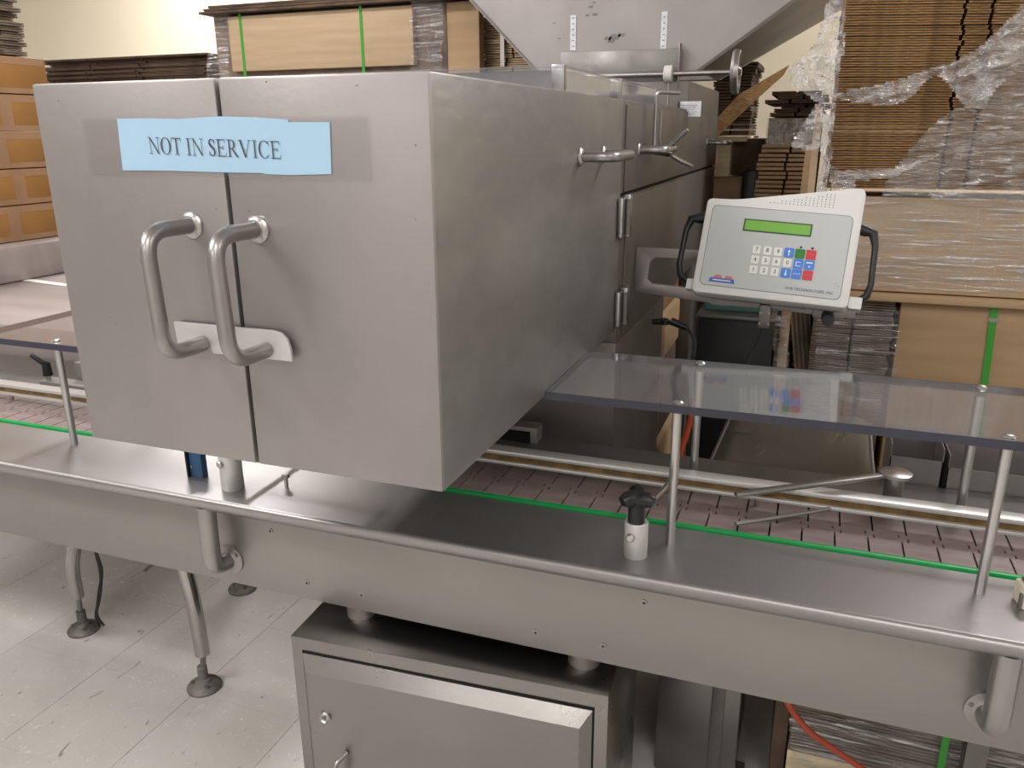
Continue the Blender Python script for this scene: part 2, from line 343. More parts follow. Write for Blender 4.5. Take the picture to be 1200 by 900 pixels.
# reveal panel edges on the body's side: lower door outline
b = MB(); b.box(XS, XS+.004, YJ+.045, YE-.02, BAYZ+.01, 1.364, .0015).build('side_door', 'steel_body', mach)
b = MB(); b.box(XS, XS+.004, YJ+.02, YE-.02, 1.376, 1.552, .0015).build('side_panel', 'steel_body', mach)
def uhandle(y0, y1, z, out, r=.009, nm='handle'):
    h = MB().tube([(XS, y0, z), (XS+out, y0, z), (XS+out, y1, z), (XS, y1, z)], r, 14, round_=.035).build(nm, 'steel_tube', mach)
    for y in (y0, y1): MB().lathe((XS+.0002, y, z), (1, 0, 0), [(.0155, 0), (.0155, .003), (.0125, .006), (.009, .007)]).build('handle_collar', 'steel_bright', h)
uhandle(1.385, 1.545, 1.458, .058); uhandle(1.865, 2.02, 1.459, .058); uhandle(3.02, 3.16, 1.458, .07)
for z0, z1 in ((1.285, 1.368), (1.093, 1.170)):
    h = MB(); h.box(XS+.001, XS+.012, YJ-.03, YJ-.004, z0, z1, .003); h = h.build('hinge', 'steel_bright', mach)
    MB().tube([(XS+.016, YJ+.001, z0+.004), (XS+.016, YJ+.001, z1-.004)], .0055, 12).build('pin', 'steel_dark', h)
    MB().box(XS+.003, XS+.02, YJ+.008, YJ+.03, z0-.002, z1+.004, .003).build('knuckle', 'steel_bright', h)
MB().box(XS+.004, XS+.008, YJ+.03, YJ+.085, 1.105, 1.168, .001).build('hinge_plate', 'steel', mach)
# clear lid panels over the hood opening
lid = thing('clear_lid', 'low clear plastic lid lying over the top of the steel hood', 'lid', (-.6, 1.5, HZ1))
LX0, LX1, LY0, LY1, LZ = -.90, -.408, 1.344, 2.15, 1.601
MB().box(LX0, LX1, LY0, LY1, LZ-.006, LZ).build('top_sheet', 'acrylic_lid', lid)
MB().box(LX1-.006, LX1, LY0, LY1, HZ1, LZ-.006).build('side_sheet', 'acrylic_lid', lid)
MB().box(LX0, LX1-.006, LY0, LY0+.006, HZ1, LZ-.006).build('front_sheet', 'acrylic_lid', lid)
MB().tube([(LX1, LY0, LZ), (LX1, LY1, LZ)], .002, 6).tube([(LX0, LY0, LZ), (LX1, LY0, LZ)], .002, 6).build('edge', 'acrylic_lid', lid)
for y in (1.345, 1.75): MB().box(LX1-.02, LX1+.002, y, y+.012, HZ1, LZ+.003, .001).build('bracket', 'steel_bright', lid)
# the sign with its clear tape
def sheet(name, m, pts, n, yoff, parent=None, thick=.0003, wob=.0):
    b = MB(); nx, nz = n; g = []
    tl, tr, br, bl = [V(p) for p in pts]
    for side in (0, 1):
        gg = []
        for j in range(nz+1):
            row = []
            for i in range(nx+1):
                u, v = i/nx, j/nz; p = (tl*(1-u)+tr*u)*(1-v)+(bl*(1-u)+br*u)*v
                yy = yoff-abs(wob*noise.noise((p.x*14, p.z*22, 3)))-thick*side
                row.append(b.bm.verts.new((p.x, yy, p.z)))
            gg.append(row)
        g.append(gg)
    for s_ in (0, 1):
        for j in range(nz):
            for i in range(nx): b.bm.faces.new((g[s_][j][i], g[s_][j][i+1], g[s_][j+1][i+1], g[s_][j+1][i]))
    for i in range(nx):
        b.bm.faces.new((g[0][0][i], g[0][0][i+1], g[1][0][i+1], g[1][0][i])); b.bm.faces.new((g[0][nz][i], g[0][nz][i+1], g[1][nz][i+1], g[1][nz][i]))
    for j in range(nz):
        b.bm.faces.new((g[0][j][0], g[0][j+1][0], g[1][j+1][0], g[1][j][0])); b.bm.faces.new((g[0][j][nx], g[0][j+1][nx], g[1][j+1][nx], g[1][j][nx]))
    return b.build(name, m, parent)
def hp(px, py): q = P(px, py, HY); return (q.x, HY, q.z)
sign = thing('paper_sign', 'light blue paper sign reading NOT IN SERVICE taped across the two doors', 'sign', (XD, HY-.001, 1.486))
po = [(q.x, q.z) for q in [P(a, c, HY) for a, c in ((138, 139), (175, 138.6), (210, 139.3), (258, 136.5), (300, 137.6), (338, 140), (339, 143.2), (387, 143), (388, 170), (389, 204), (340, 205), (312, 204), (308, 202.6), (265, 202), (200, 200), (145, 199.5))]]
MB().prism(po, lambda x, z: (x, HY-.0006, z), lambda x, z: (x, HY-.0014, z)).build('paper', 'paper_blue', sign)
sheet('clear_tape', 'tape_clear', [hp(95, 137), hp(431, 136), hp(436, 212), hp(104, 203)], (34, 8), HY-.0030, sign, thick=.0001, wob=.0002)
# serif lettering
def ring(b, cx, cy, rx, ry, wx, wy, a0, a1, F, n=26):
    pr = None
    for k in range(n+1):
        a = math.radians(a0+(a1-a0)*k/n); o = (cx+rx*math.cos(a), cy+ry*math.sin(a)); i = (cx+(rx-wx)*math.cos(a), cy+(ry-wy)*math.sin(a))
        q = (b.bm.verts.new(F(*o)), b.bm.verts.new(F(*i)))
        if pr: b.bm.faces.new((pr[0], q[0], q[1], pr[1]))
        pr = q
def ln(b, x0, y0, x1, y1, wd, F, horiz=True):      # stroke, width measured horizontally (or vertically)
    if horiz: pts = ((x0-wd/2, y0), (x0+wd/2, y0), (x1+wd/2, y1), (x1-wd/2, y1))
    else: pts = ((x0, y0-wd/2), (x0, y0+wd/2), (x1, y1+wd/2), (x1, y1-wd/2))
    b.quad(*[F(*p) for p in pts])
def serif(b, x, y, F, hw=.15): ln(b, x-hw, y, x+hw, y, .035, F, False)
def glyph(b, ch, F):
    TK, TN = .105, .042
    if ch == 'I': ln(b, .22, 0, .22, 1, TK, F); serif(b, .22, .018, F, .19); serif(b, .22, .982, F, .19); return .44
    if ch == 'N':
        ln(b, .17, 0, .17, 1, TN, F); ln(b, .85, 0, .85, 1, TN, F); ln(b, .15, 1, .85, 0, TK, F); serif(b, .15, .018, F); serif(b, .1, .982, F, .12); serif(b, .85, .982, F); return 1.0
    if ch == 'O': ring(b, .46, .5, .44, .515, .13, .035, 0, 360, F, 40); return .92
    if ch == 'C':
        ring(b, .48, .5, .46, .515, .13, .035, 42, 318, F, 34); ln(b, .82, .68, .82, 1.0, .035, F); ln(b, .82, .17, .82, .2, .06, F); return .9
    if ch == 'T':
        ln(b, .42, 0, .42, 1, TK, F); serif(b, .42, .018, F, .19); ln(b, .02, .975, .82, .975, .05, F, False); ln(b, .03, .75, .03, 1, .035, F); ln(b, .81, .75, .81, 1, .035, F); return .84
    if ch == 'E':
        ln(b, .2, 0, .2, 1, TK, F); ln(b, .03, .975, .72, .975, .05, F, False); ln(b, .03, .025, .76, .025, .05, F, False); ln(b, .2, .52, .56, .52, .045, F, False)
        ln(b, .72, .78, .72, 1, .035, F); ln(b, .76, 0, .8, .24, .04, F); ln(b, .56, .4, .56, .64, .035, F); return .82
    if ch == 'R':
        ln(b, .2, 0, .2, 1, TK, F); serif(b, .18, .018, F, .17); ln(b, .03, .98, .4, .98, .04, F, False); ln(b, .2, .49, .4, .49, .04, F, False)
        ring(b, .4, .735, .27, .265, .13, .04, -90, 90, F, 16); ln(b, .42, .48, .82, 0, .14, F); serif(b, .84, .018, F, .1); return .93
    if ch == 'V': ln(b, .13, 1, .5, 0, .14, F); ln(b, .87, 1, .5, 0, .05, F); serif(b, .13, .982, F, .16); serif(b, .87, .982, F, .13); return 1.0
    if ch == 'S':
        path = [(.53, .75, .05), (.48, .9, .06), (.36, .975, .05), (.24, .97, .07), (.13, .88, .10), (.11, .76, .13), (.18, .64, .15), (.32, .53, .16), (.46, .42, .16), (.52, .28, .14), (.50, .14, .11), (.40, .04, .07), (.28, .02, .05), (.15, .07, .06), (.08, .25, .05)]
        pr = None
        for k, (x, y, w_) in enumerate(path):
            x0, y0, _ = path[max(k-1, 0)]; x1, y1, _ = path[min(k+1, len(path)-1)]; L = math.hypot(x1-x0, y1-y0); nx, ny = -(y1-y0)/L, (x1-x0)/L
            q = (b.bm.verts.new(F(x+nx*w_/2, y+ny*w_/2)), b.bm.verts.new(F(x-nx*w_/2, y-ny*w_/2)))
            if pr: b.bm.faces.new((pr[0], q[0], q[1], pr[1]))
            pr = q
        ln(b, .53, .7, .53, .98, .03, F); ln(b, .08, .02, .08, .28, .03, F); return .62
    return .34
adv = {}
def layout(txt):
    x = 0; out = []
    for ch in txt:
        out.append((ch, x)); d = MB(); wd = glyph(d, ch, lambda a, c: (a, c, 0)); d.bm.free(); x += wd+(.06 if ch != ' ' else 0)
    return out, x
lay, W = layout('NOT IN SERVICE')
A, B_ = P(175, 160.5, HY), P(331, 165.5, HY); A2 = P(177, 180, HY); hgt = (A-A2).z; U = (B_-A)/W
b = MB()
for ch, x0 in lay: glyph(b, ch, lambda a, c, x0=x0: (A2.x+U.x*(x0+a), HY-.0025, A2.z+U.z*(x0+a)+hgt*c))
b.build('lettering', 'ink', sign, smooth=False, recalc=False)

# ------------------------------------------------------------------ conveyor
ZD = .85; CX0, CX1 = -2.6, 1.1
conv = thing('conveyor', 'long stainless steel conveyor with a pinkish slat belt running under the machine', 'conveyor', (-.6, 1.4, 0))
# deck with rolled front lip as one bent sheet
prof = [(1.270, ZD-.003), (1.270, ZD), (1.0975, ZD)]
for k in range(9):
    a = math.pi/2+k/8*math.pi/2*1.0; prof.append((1.0965+.0085*math.cos(a), ZD-.0085+.0085*math.sin(a)))
prof += [(1.0895, ZD-.016), (1.0935, ZD-.023), (1.099, ZD-.029), (1.106, ZD-.032), (1.165, ZD-.037), (1.165, ZD-.034), (1.2, ZD-.02), (1.2, ZD-.003)]
MB().prism(prof, lambda y, z: (CX0, y, z), lambda y, z: (CX1, y, z)).build('deck', 'steel_deck', conv)
ZA = .637
apr = MB().box(CX0, CX1, 1.150, 1.156, ZA, ZD-.036, .001).box(CX0, CX1, 1.156, 1.2, ZA, ZA+.004).build('apron', 'steel_apron', conv)
MB().box(CX0, CX1, 1.272, 1.2835, ZD-.012, ZD+.005, .003).build('edge_strip', 'green_strip', conv)
MB().box(CX0, CX1, 1.2835, 1.49, ZD-.03, ZD-.012).build('belt_bed', 'belt_under', conv)
MB().box(CX0, CX1, 1.478, 1.489, ZD-.012, ZD+.005, .003).build('edge_strip', 'green_strip', conv)
MB().box(CX0, CX1, 1.489, 1.60, ZD-.006, ZD-.001).box(CX0, CX1, 1.596, 1.600, ZA, ZD-.006).build('rear_deck', 'steel_dark', conv)
MB().box(CX0, CX1, 1.17, 1.58, ZA+.03, ZA+.05).build('belly_pan', 'steel_dark', conv)
# belt links with stepped hinge edges
PT = .0520; g = .0015
ys = [0, .060, .060, .073, .073, .086, .086, .188]
of = [0, 0, .010, .010, -.003, -.003, .009, .009]
poly = [(o+g, 1.2865+y) for y, o in zip(ys, of)]+[(PT+o-g, 1.2865+y) for y, o in list(zip(ys, of))[::-1]]
lk = MB().prism(poly, lambda x, y: (x, y, ZD-.010), lambda x, y: (x, y, ZD-.002)).build('belt_link', 'belt', None, base=(0, 0, 0))
x = CX0+.0; k = 0
while x < CX1-PT:
    o = lk if k == 0 else lk.copy()
    if k: C.objects.link(o)
    o.parent = conv; o.location = V((-.1265+(k-47)*PT, 0, 0))-conv.location; k += 1; x += PT
# screws on the apron
scr = None
for px, py in ((317, 622), (360, 683), (424, 697), (628, 741), (755, 706), (707, 757)):
    p = P(px, py, 1.15)
    if scr is None:
        scr = MB().lathe((0, 1.150, 0), (0, -1, 0), [(.0058, 0), (.0055, .0014), (.0030, .0018)], 16).build('screw', 'steel_tube', conv); scr.data.transform(Matrix.Translation(conv.location)); s2 = scr
        sl = MB().box(-.0032, .0032, 1.1478, 1.1483, -.0007, .0007).box(-.0007, .0007, 1.1478, 1.1483, -.0032, .0032).build('screw_slot', 'black_gap', conv); sl.data.transform(Matrix.Translation(conv.location)); sl.parent = scr
    else:
        s2 = scr.copy(); C.objects.link(s2); t2 = sl.copy(); C.objects.link(t2); t2.parent = s2
    s2.parent = conv; s2.location = V((p.x, 0, p.z))-conv.location
# tube brackets curving from under the lip into the apron
for (xt, xf, zf) in ((-1.036, -1.029, .690), (.303, .302, .697)):
    tb = MB().tube([(xt, 1.110, ZD-.026), (xt, 1.108, zf+.03), (xt, 1.112, zf+.008), (xt, 1.126, zf-.002), (xf, 1.150, zf)], .0175, 20, round_=.02).build('tube_bracket', 'steel_tube', conv)
    MB().lathe((xf, 1.1498, zf), (0, -1, 0), [(.031, 0), (.031, .003), (.0285, .004), (.022, .0045), (.0176, .008)], 30).build('flange', 'steel', tb)
    MB().lathe((xf-.022, 1.1468, zf+.008), (0, -1, 0), [(.0045, 0), (.004, .002)], 12).build('bolt', 'steel_dark', tb)
    MB().lathe((xf+.02, 1.1468, zf+.014), (0, -1, 0), [(.0045, 0), (.004, .002)], 12).build('bolt', 'steel_dark', tb)
# legs: tube, threaded rod, foot
def leg(path, rodtop, foot, label=None):
    lg = MB().tube(path, .0205, 20, round_=.06).build('leg', 'steel_leg', conv)
    f = V(foot)
    MB().tube([rodtop, f+V((0, 0, .04))], .008, 10).build('rod', 'steel_dark', lg)
    MB().lathe(f, (0, 0, 1), [(.047, 0), (.048, .006), (.043, .013), (.024, .020), (.020, .030), (.014, .033), (.0135, .070), (.011, .072)], 28).build('leg_foot', 'grey_rubber', lg)
    MB().lathe(f+V((.026, -.018, .017)), (0, 0, 1), [(.006, 0), (.005, .006)], 8).build('bolt', 'steel_dark', lg)
    MB().lathe(f+V((-.028, -.014, .016)), (0, 0, 1), [(.006, 0), (.005, .006)], 8).build('bolt', 'steel_dark', lg)
B = V((-1.498, 1.510, 0))
leg([P(200, 600, 1.52), P(214, 655, 1.515), P(228, 710, 1.51), P(237.5, 766, 1.51)], P(238, 762, 1.51), B)
Af = V((-2.05, 1.605, 0))
leg([P(104, 600, 1.63), P(87, 640, 1.62), P(84, 665, 1.61), P(90.5, 700, 1.605)], P(91, 696, 1.605), Af)
Cf = V((-1.73, 1.975, 0))
leg([(-1.70, 1.56, .70), (-1.69, 1.62, .45), (-1.73, 1.95, .2), (-1.73, 1.975, .1)], (-1.73, 1.975, .12), Cf)
leg([(.75, 1.5, .70), (.75, 1.5, .1)], (.75, 1.5, .12), (.75, 1.5, 0))
cb = tag(MB().tube([(-1.98, 1.62, .66), P(113, 650, 1.62), P(119, 672, 1.62), P(117, 700, 1.61), P(112, 720, 1.6), (-1.98, 1.60, .035)], .005, 8, round_=.05).tube([P(113, 648, 1.62), P(121, 670, 1.62), P(116, 690, 1.61), P(113, 722, 1.60), (-1.97, 1.612, .03)], .004, 8, round_=.05).build('power_cable', 'rubber', None, base=(-2, 1.6, 0)), 'dark thin cable hanging beside the leftmost conveyor leg', 'cable')
# guide rail over the belt: pale extrusion with brown wear insert
rail = thing('guide_rail', 'long pale metal guide rail with brown insert running above the belt', 'rail', (-.6, 1.39, ZD))
b = MB(); b.box(CX0, CX1, 1.386, 1.404, .868, .8755, .002); b.box(CX0, CX1, 1.398, 1.404, .8755, .892); b.build('lower_flange', 'white_rail', rail)
MB().box(CX0, CX1, 1.393, 1.398, .8755, .8875).build('wear_strip', 'brass_strip', rail)
b = MB(); b.box(CX0, CX1, 1.389, 1.420, .8870, .8965, .0022); b.build('upper_flange', 'white_rail', rail)
for xx in (-1.9, -.95, -.05, .8): MB().tube([(xx, 1.41, .84), (xx, 1.41, .888)], .005, 10).build('stand', 'steel_bright', rail)

# ------------------------------------------------------------------ clear guards on posts
def guard(x0, x1, y0, y1, zb, posts, label):
    g_ = thing('conveyor_guard', label, 'guard', (x0*.5+x1*.5, 1.35, ZD), )
    zt = zb+.013
    MB().box(x0, x1, y0+.0015, y1-.0015, zb, zt).build('plate', 'acrylic', g_)
    b = MB(); b.box(x0, x1, y0, y0+.0015, zb, zt); b.box(x0, x1, y1-.0015, y1, zb, zt); 
    b.build('plate_edge', 'acrylic_edge', g_)
    for xa, xb in ((x0-.002, x0), (x1, x1+.002)): MB().box(xa, xb, y0, y1, zb, zt).build('end_edge', 'edge_solid' if xa < -1 else 'acrylic_edge', g_)
    for (x, y, z0) in posts:
        p = MB().tube([(x, y, z0), (x, y, zb)], .0075, 18).build('post', 'aluminium', g_)
        MB().lathe((x, y, zt), (0, 0, 1), [(.0088, 0), (.0088, .002), (.006, .0045), (.003, .005)], 18).build('cap_screw', 'steel_bright', p)
    return g_
guard(-.3875, .78, 1.200, 1.474, 1.080, [(-.174, 1.212, ZD), (.279, 1.214, ZD), (-.172, 1.452, ZD-.002), (.282, 1.455, ZD-.002)], 'clear plastic guard plate on posts over the belt right of the machine')
guard(-1.712, -.95, 1.200, 1.474, 1.070, [(-1.482, 1.222, ZD), (-1.482, 1.455, ZD-.002)], 'clear plastic guard plate on posts over the belt left of the machine')

# ------------------------------------------------------------------ clamp with black star knob, steel collar under hood, etc.
ck = thing('rail_clamp', 'stainless clamp post with black star knob standing on the deck', 'clamp', (-.2195, 1.153, ZD))
MB().lathe((-.2195, 1.153, ZD), (0, 0, 1), [(.0185, 0), (.0190, .001), (.0190, .059), (.0175, .061)], 30).build('collar_post', 'collar_metal', ck)
MB().lathe((-.224, 1.1345, ZD+.040), (-.1, -1, 0), [(.0068, 0), (.0068, .004), (.005, .006)], 18).build('set_screw', 'steel_bright', ck)
kb = MB(); kc = V((-.2195, 1.150, ZD+.061))
kb.lathe(kc, (0, 0, 1), [(.0135, 0), (.0135, .028), (.0155, .034), (.017, .046), (.012, .051), (.004, .053)], 24)
for k in range(3):
    a = k*2*math.pi/3-.25; dv = V((math.cos(a), math.sin(a), 0))
    kb.tube([kc+dv*.006+V((0, 0, .040)), kc+dv*.019+V((0, 0, .042)), kc+dv*.028+V((0, 0, .040))], [.0135, .0128, .0085], 14)
kb.build('star_knob', 'black_plastic', ck)
MB().tube([kc+V((0, .012, .005)), V((-.2, 1.30, .905)), V((-.195, 1.392, .905))], .0055, 10, round_=.01).build('rod', 'steel_bright', ck)
sc_ = thing('support_collar', 'short stainless collar post standing under the hood doors', 'post', (-1.001, 1.150, ZD))
MB().lathe((-1.001, 1.150, ZD), (0, 0, 1), [(.0205, 0), (.021, .001), (.021, .075), (.019, .078)], 30).build('post', 'collar_metal', sc_)
MB().lathe((-1.006, 1.1292, ZD+.056), (-.2, -1, 0), [(.007, 0), (.007, .004), (.005, .006)], 18).build('set_screw', 'steel_bright', sc_)
MB().tube([(-1.001, 1.155, ZD+.06), (-.985, 1.39, ZD+.04)], .0055, 10).build('rod', 'steel_bright', sc_)
bb = thing('sensor_block', 'small dark blue sensor block standing on the deck under the hood', 'sensor', (-1.10, 1.168, ZD))
MB().box(-1.116, -1.086, 1.166, 1.182, ZD, ZD+.052, .0015).build('housing', 'blue_block', bb)
MB().box(-1.120, -1.116, 1.160, 1.186, ZD, ZD+.060, .001).build('bracket', 'black_plastic', bb)
MB().lathe((-1.110, 1.1658, ZD+.022), (0, -1, 0), [(.003, 0), (.0025, .002)], 10).build('screw', 'steel_bright', bb)
hb = P(334, 550, 1.19)
b3 = thing('hex_bolt', 'small hexagon bolt standing on the deck beside the collar post', 'bolt', (hb.x, 1.19, ZD))
MB().lathe((hb.x, 1.19, ZD), (0, 0, 1), [(.0035, 0), (.0035, .022)], 12).build('shank', 'steel_bright', b3)
MB().lathe((hb.x, 1.19, ZD+.018), (0, 0, 1), [(.0075, 0), (.0075, .008)], 6).build('head', 'steel_bright', b3)
# wooden/plaster block wrapped in tape at the right edge
pb = PZ(1196, 712, ZD)
blk = thing('taped_block', 'small cream block with dark metal corners at the right edge of the deck', 'block', (pb.x+.012, pb.y+.012, ZD))
MB().obox((pb.x+.014, pb.y+.012, ZD+.017), V((.98, .2, 0)), V((-.2, .98, 0)), V((0, 0, 1)), .036, .034, .034, .003).build('block', 'block_cream', blk)
MB().obox((pb.x-.003, pb.y-.004, ZD+.012), V((.98, .2, 0)), V((-.2, .98, 0)), V((0, 0, 1)), .004, .006, .024, .001).obox((pb.x+.014, pb.y+.012, ZD+.0365), V((.98, .2, 0)), V((-.2, .98, 0)), V((0, 0, 1)), .026, .024, .006, .002).build('metal_clip', 'steel_dark', blk)
# left lever and bracket beyond rail
lv = thing('lever_clamp', 'black locking lever on a steel bracket behind the belt at left', 'lever', (-1.93, 1.5, ZD))
q0 = P(56, 438, 1.53)
MB().lathe((q0.x, 1.53, q0.z-.004), (0, 0, 1), [(.0125, 0), (.011, .03), (.010, .036)], 16).tube([(q0.x, 1.53, q0.z+.027), P(50, 425, 1.52), P(36, 416, 1.51)], [.0095, .007, .0055], 12, round_=.01).build('lever', 'black_plastic', lv)
MB().tube([(q0.x, 1.53, q0.z-.02), (q0.x, 1.53, q0.z)], .006, 10).build('bolt', 'steel_bright', lv)
MB().box(q0.x-.02, -1.45, 1.515, 1.560, q0.z-.035, q0.z-.018, .002).box(q0.x-.01, q0.x+.01, 1.53, 1.55, ZD-.001, q0.z-.03).box(-1.6, -1.57, 1.53, 1.55, ZD-.001, q0.z-.03).build('bracket', 'steel', lv)
q1 = P(88, 432, 1.55); MB().box(q1.x-.02, q1.x+.08, 1.565, 1.60, q1.z-.05, q1.z+.012, .003).build('steel_block', 'steel', lv)

# ------------------------------------------------------------------ control cabinet hung under the conveyor
cab = thing('control_cabinet', 'stainless steel cabinet with a sloped edge door below the conveyor', 'cabinet', (-.56, 1.3, 0))
ya = math.radians(3.2); cx_, sx_ = math.cos(ya), math.sin(ya)
O = V((-.852, 1.085, 0)); AX = V((cx_, sx_, 0)); AY = V((-sx_, cx_, 0)); AZ = V((0, 0, 1)); CW, CD, CT = .606, .36, .597
def cp(u, v, z): return O+AX*u+AY*v+AZ*z
def cbox(b, u0, u1, v0, v1, z0, z1, bev=0): return b.hexa([cp(u0, v0, z0), cp(u1, v0, z0), cp(u1, v1, z0), cp(u0, v1, z0), cp(u0, v0, z1), cp(u1, v0, z1), cp(u1, v1, z1), cp(u0, v1, z1)], bev)
cbox(MB(), 0, CW, 0, CD, .06, CT, .0025).build('body', 'steel_cab', cab)
b = MB(); u0, u1, z0, z1, e, d = .026, CW-.026, .09, CT-.030, .026, .024
ou = [cp(u0, -.001, z0), cp(u1, -.001, z0), cp(u1, -.001, z1), cp(u0, -.001, z1)]; mi = [cp(u0, -.006, z0), cp(u1, -.006, z0), cp(u1, -.006, z1), cp(u0, -.006, z1)]
inn = [cp(u0+.6*e, -d, z0+e), cp(u1-e*.7, -d, z0+e), cp(u1-e*.7, -d, z1-e), cp(u0+.6*e, -d, z1-e)]
vs = [[b.bm.verts.new(p) for p in r] for r in (ou, mi, inn)]
for r in (0, 1):
    for i in range(4): b.bm.faces.new((vs[r][i], vs[r][(i+1) % 4], vs[r+1][(i+1) % 4], vs[r+1][i]))
b.bm.faces.new(vs[2]); b.bm.faces.new(vs[0][::-1])
cdoor = b.build('door', 'steel_cab', cab, smooth=False)
cbox(MB(), u0-.003, u1+.003, -.0012, -.0002, z0-.003, z1+.003).build('door_gap', 'black_gap', cab)
for u, z in ((.075, .450), (CW-.075, .430)):
    MB().lathe(cp(u, -d, z), -AY, [(.0125, 0), (.0125, .004), (.010, .006), (.0085, .004), (.008, .0035)], 22).build('lock', 'steel_bright', cdoor)
    MB().lathe(cp(u, -d-.0035, z), -AY, [(.0075, 0), (.004, .002)], 3).build('lock_core', 'steel_dark', cdoor)
hp0 = cp(.115, -d, .378); hp1 = cp(.095, -d, .24)
MB().tube([hp0, hp0-AY*.03+V((-.012, 0, -.008)), hp1-AY*.03, hp1], .0045, 12, round_=.02).build('handle', 'steel_tube', cdoor)
for u, v in ((.094, .108), (.546, .084), (.094, .30), (.546, .30)):
    MB().lathe(cp(u, v, CT-.001), AZ, [(.0285, 0), (.0285, ZA-CT+.034)], 30).build('mounting_collar', 'steel', cab)
for u, v in ((.05, .05), (.55, .05), (.05, .31), (.55, .31)): MB().lathe(cp(u, v, 0), AZ, [(.025, 0), (.02, .02), (.01, .03), (.01, .062)], 14).build('foot', 'steel_dark', cab)

# ------------------------------------------------------------------ control panel
pc = V((-.0731558, 1.75, 1.2626)); pu = V((.99800676, -.02522141, -.057848)); pv = V((.0631026, .38784835, .91956061)); pn = pu.cross(pv).normalized()*1
if pn.y > 0: pn = -pn
PW, PH = .27606, .1702
def pp(u, v, d=0): return pc+pu*((u-.5)*PW)-pv*((v-.5)*PH)+pn*d
pan = thing('operator_terminal', 'pale grey control panel with green display and keypad between two black handles', 'control panel', pc+V((0, .1, -.2)))
def rnd_poly(pts, r, n=6):
    out = []; N = len(pts)
    for i in range(N):
        a, b_, c = V(pts[i-1]), V(pts[i]), V(pts[(i+1) % N]); rr = r[i] if isinstance(r, (list, tuple)) else r
        d1 = (a-b_); d2 = (c-b_); rr = min(rr, d1.length*.45, d2.length*.45); p0 = b_+d1.normalized()*rr; p1 = b_+d2.normalized()*rr
        for k in range(n+1):
            t = k/n; out.append(tuple(p0*(1-t)**2+b_*2*t*(1-t)+p1*t*t))
    return out
def uv2(u, v): return (u*PW, v*PH)
hz = [uv2(-.055, -.09), uv2(.155, -.10), uv2(1.06, -.37), uv2(1.065, 1.09), uv2(-.055, 1.11)]
hz = rnd_poly(hz, [.012, .02, .02, .012, .012])
f0 = lambda d: (lambda a, c: pp(a/PW, c/PH, d))
hous = MB().prism(hz, f0(-.048), f0(0), .004).build('housing', 'panel_housing', pan)
MB().prism([(a*.97+.004, c*.97+.003) for a, c in hz], f0(-.062), f0(-.0482)).build('back_cover', 'rubber', pan)
inn = rnd_poly([uv2(0, 0), uv2(1, 0), uv2(1, 1), uv2(0, 1)], .012)
MB().prism(rnd_poly([uv2(-.005, -.009), uv2(1.005, -.009), uv2(1.005, 1.009), uv2(-.005, 1.009)], .013), f0(-.001), f0(.0003)).build('face_border', 'panel_line', pan)
face = MB().prism(inn, f0(-.001), f0(.0008)).build('face', 'panel_face', pan)
def prect(b, u0, v0, u1, v1, d0, d1, r=0.0):
    p = [uv2(u0, v0), uv2(u1, v0), uv2(u1, v1), uv2(u0, v1)]
    if r: p = rnd_poly(p, r, 4)
    return b.prism(p, f0(d0), f0(d1))
prect(MB(), .245, .135, .735, .29, .0005, .0014).build('display_frame', 'lcd_frame', pan)
prect(MB(), .257, .152, .724, .272, .0014, .0018).build('display', 'lcd', pan)
def txt(s, u, v, size, m, parent, d=.0025, name='lettering', sx=1):
    cu = bpy.data.curves.new('t', 'FONT'); cu.body = s; cu.size = size; cu.align_x = 'CENTER'; cu.align_y = 'CENTER'; cu.resolution_u = 2
    o = bpy.data.objects.new('t', cu); C.objects.link(o); dg = bpy.context.evaluated_depsgraph_get(); me = bpy.data.meshes.new_from_object(o.evaluated_get(dg))
    bpy.data.objects.remove(o); root = parent
    while root.parent: root = root.parent
    me.transform(Matrix.Scale(sx, 4, (1, 0, 0))); M = Matrix.Identity(4); c = pp(u, v, d)-root.location
    for i in range(3): M[i][0] = pu[i]; M[i][1] = pv[i]; M[i][2] = pn[i]; M[i][3] = c[i]
    me.transform(M); me.materials.clear(); me.materials.append(MATS[m])
    t = bpy.data.objects.new(name, me); C.objects.link(t); t.parent = parent; return t
rows = [('7', '8', '9', 'up', 'g', 'r'), ('4', '5', '6', '0', 'ret', 'menu'), ('1', '2', '3', 'dn', 'ent', 'r2')]
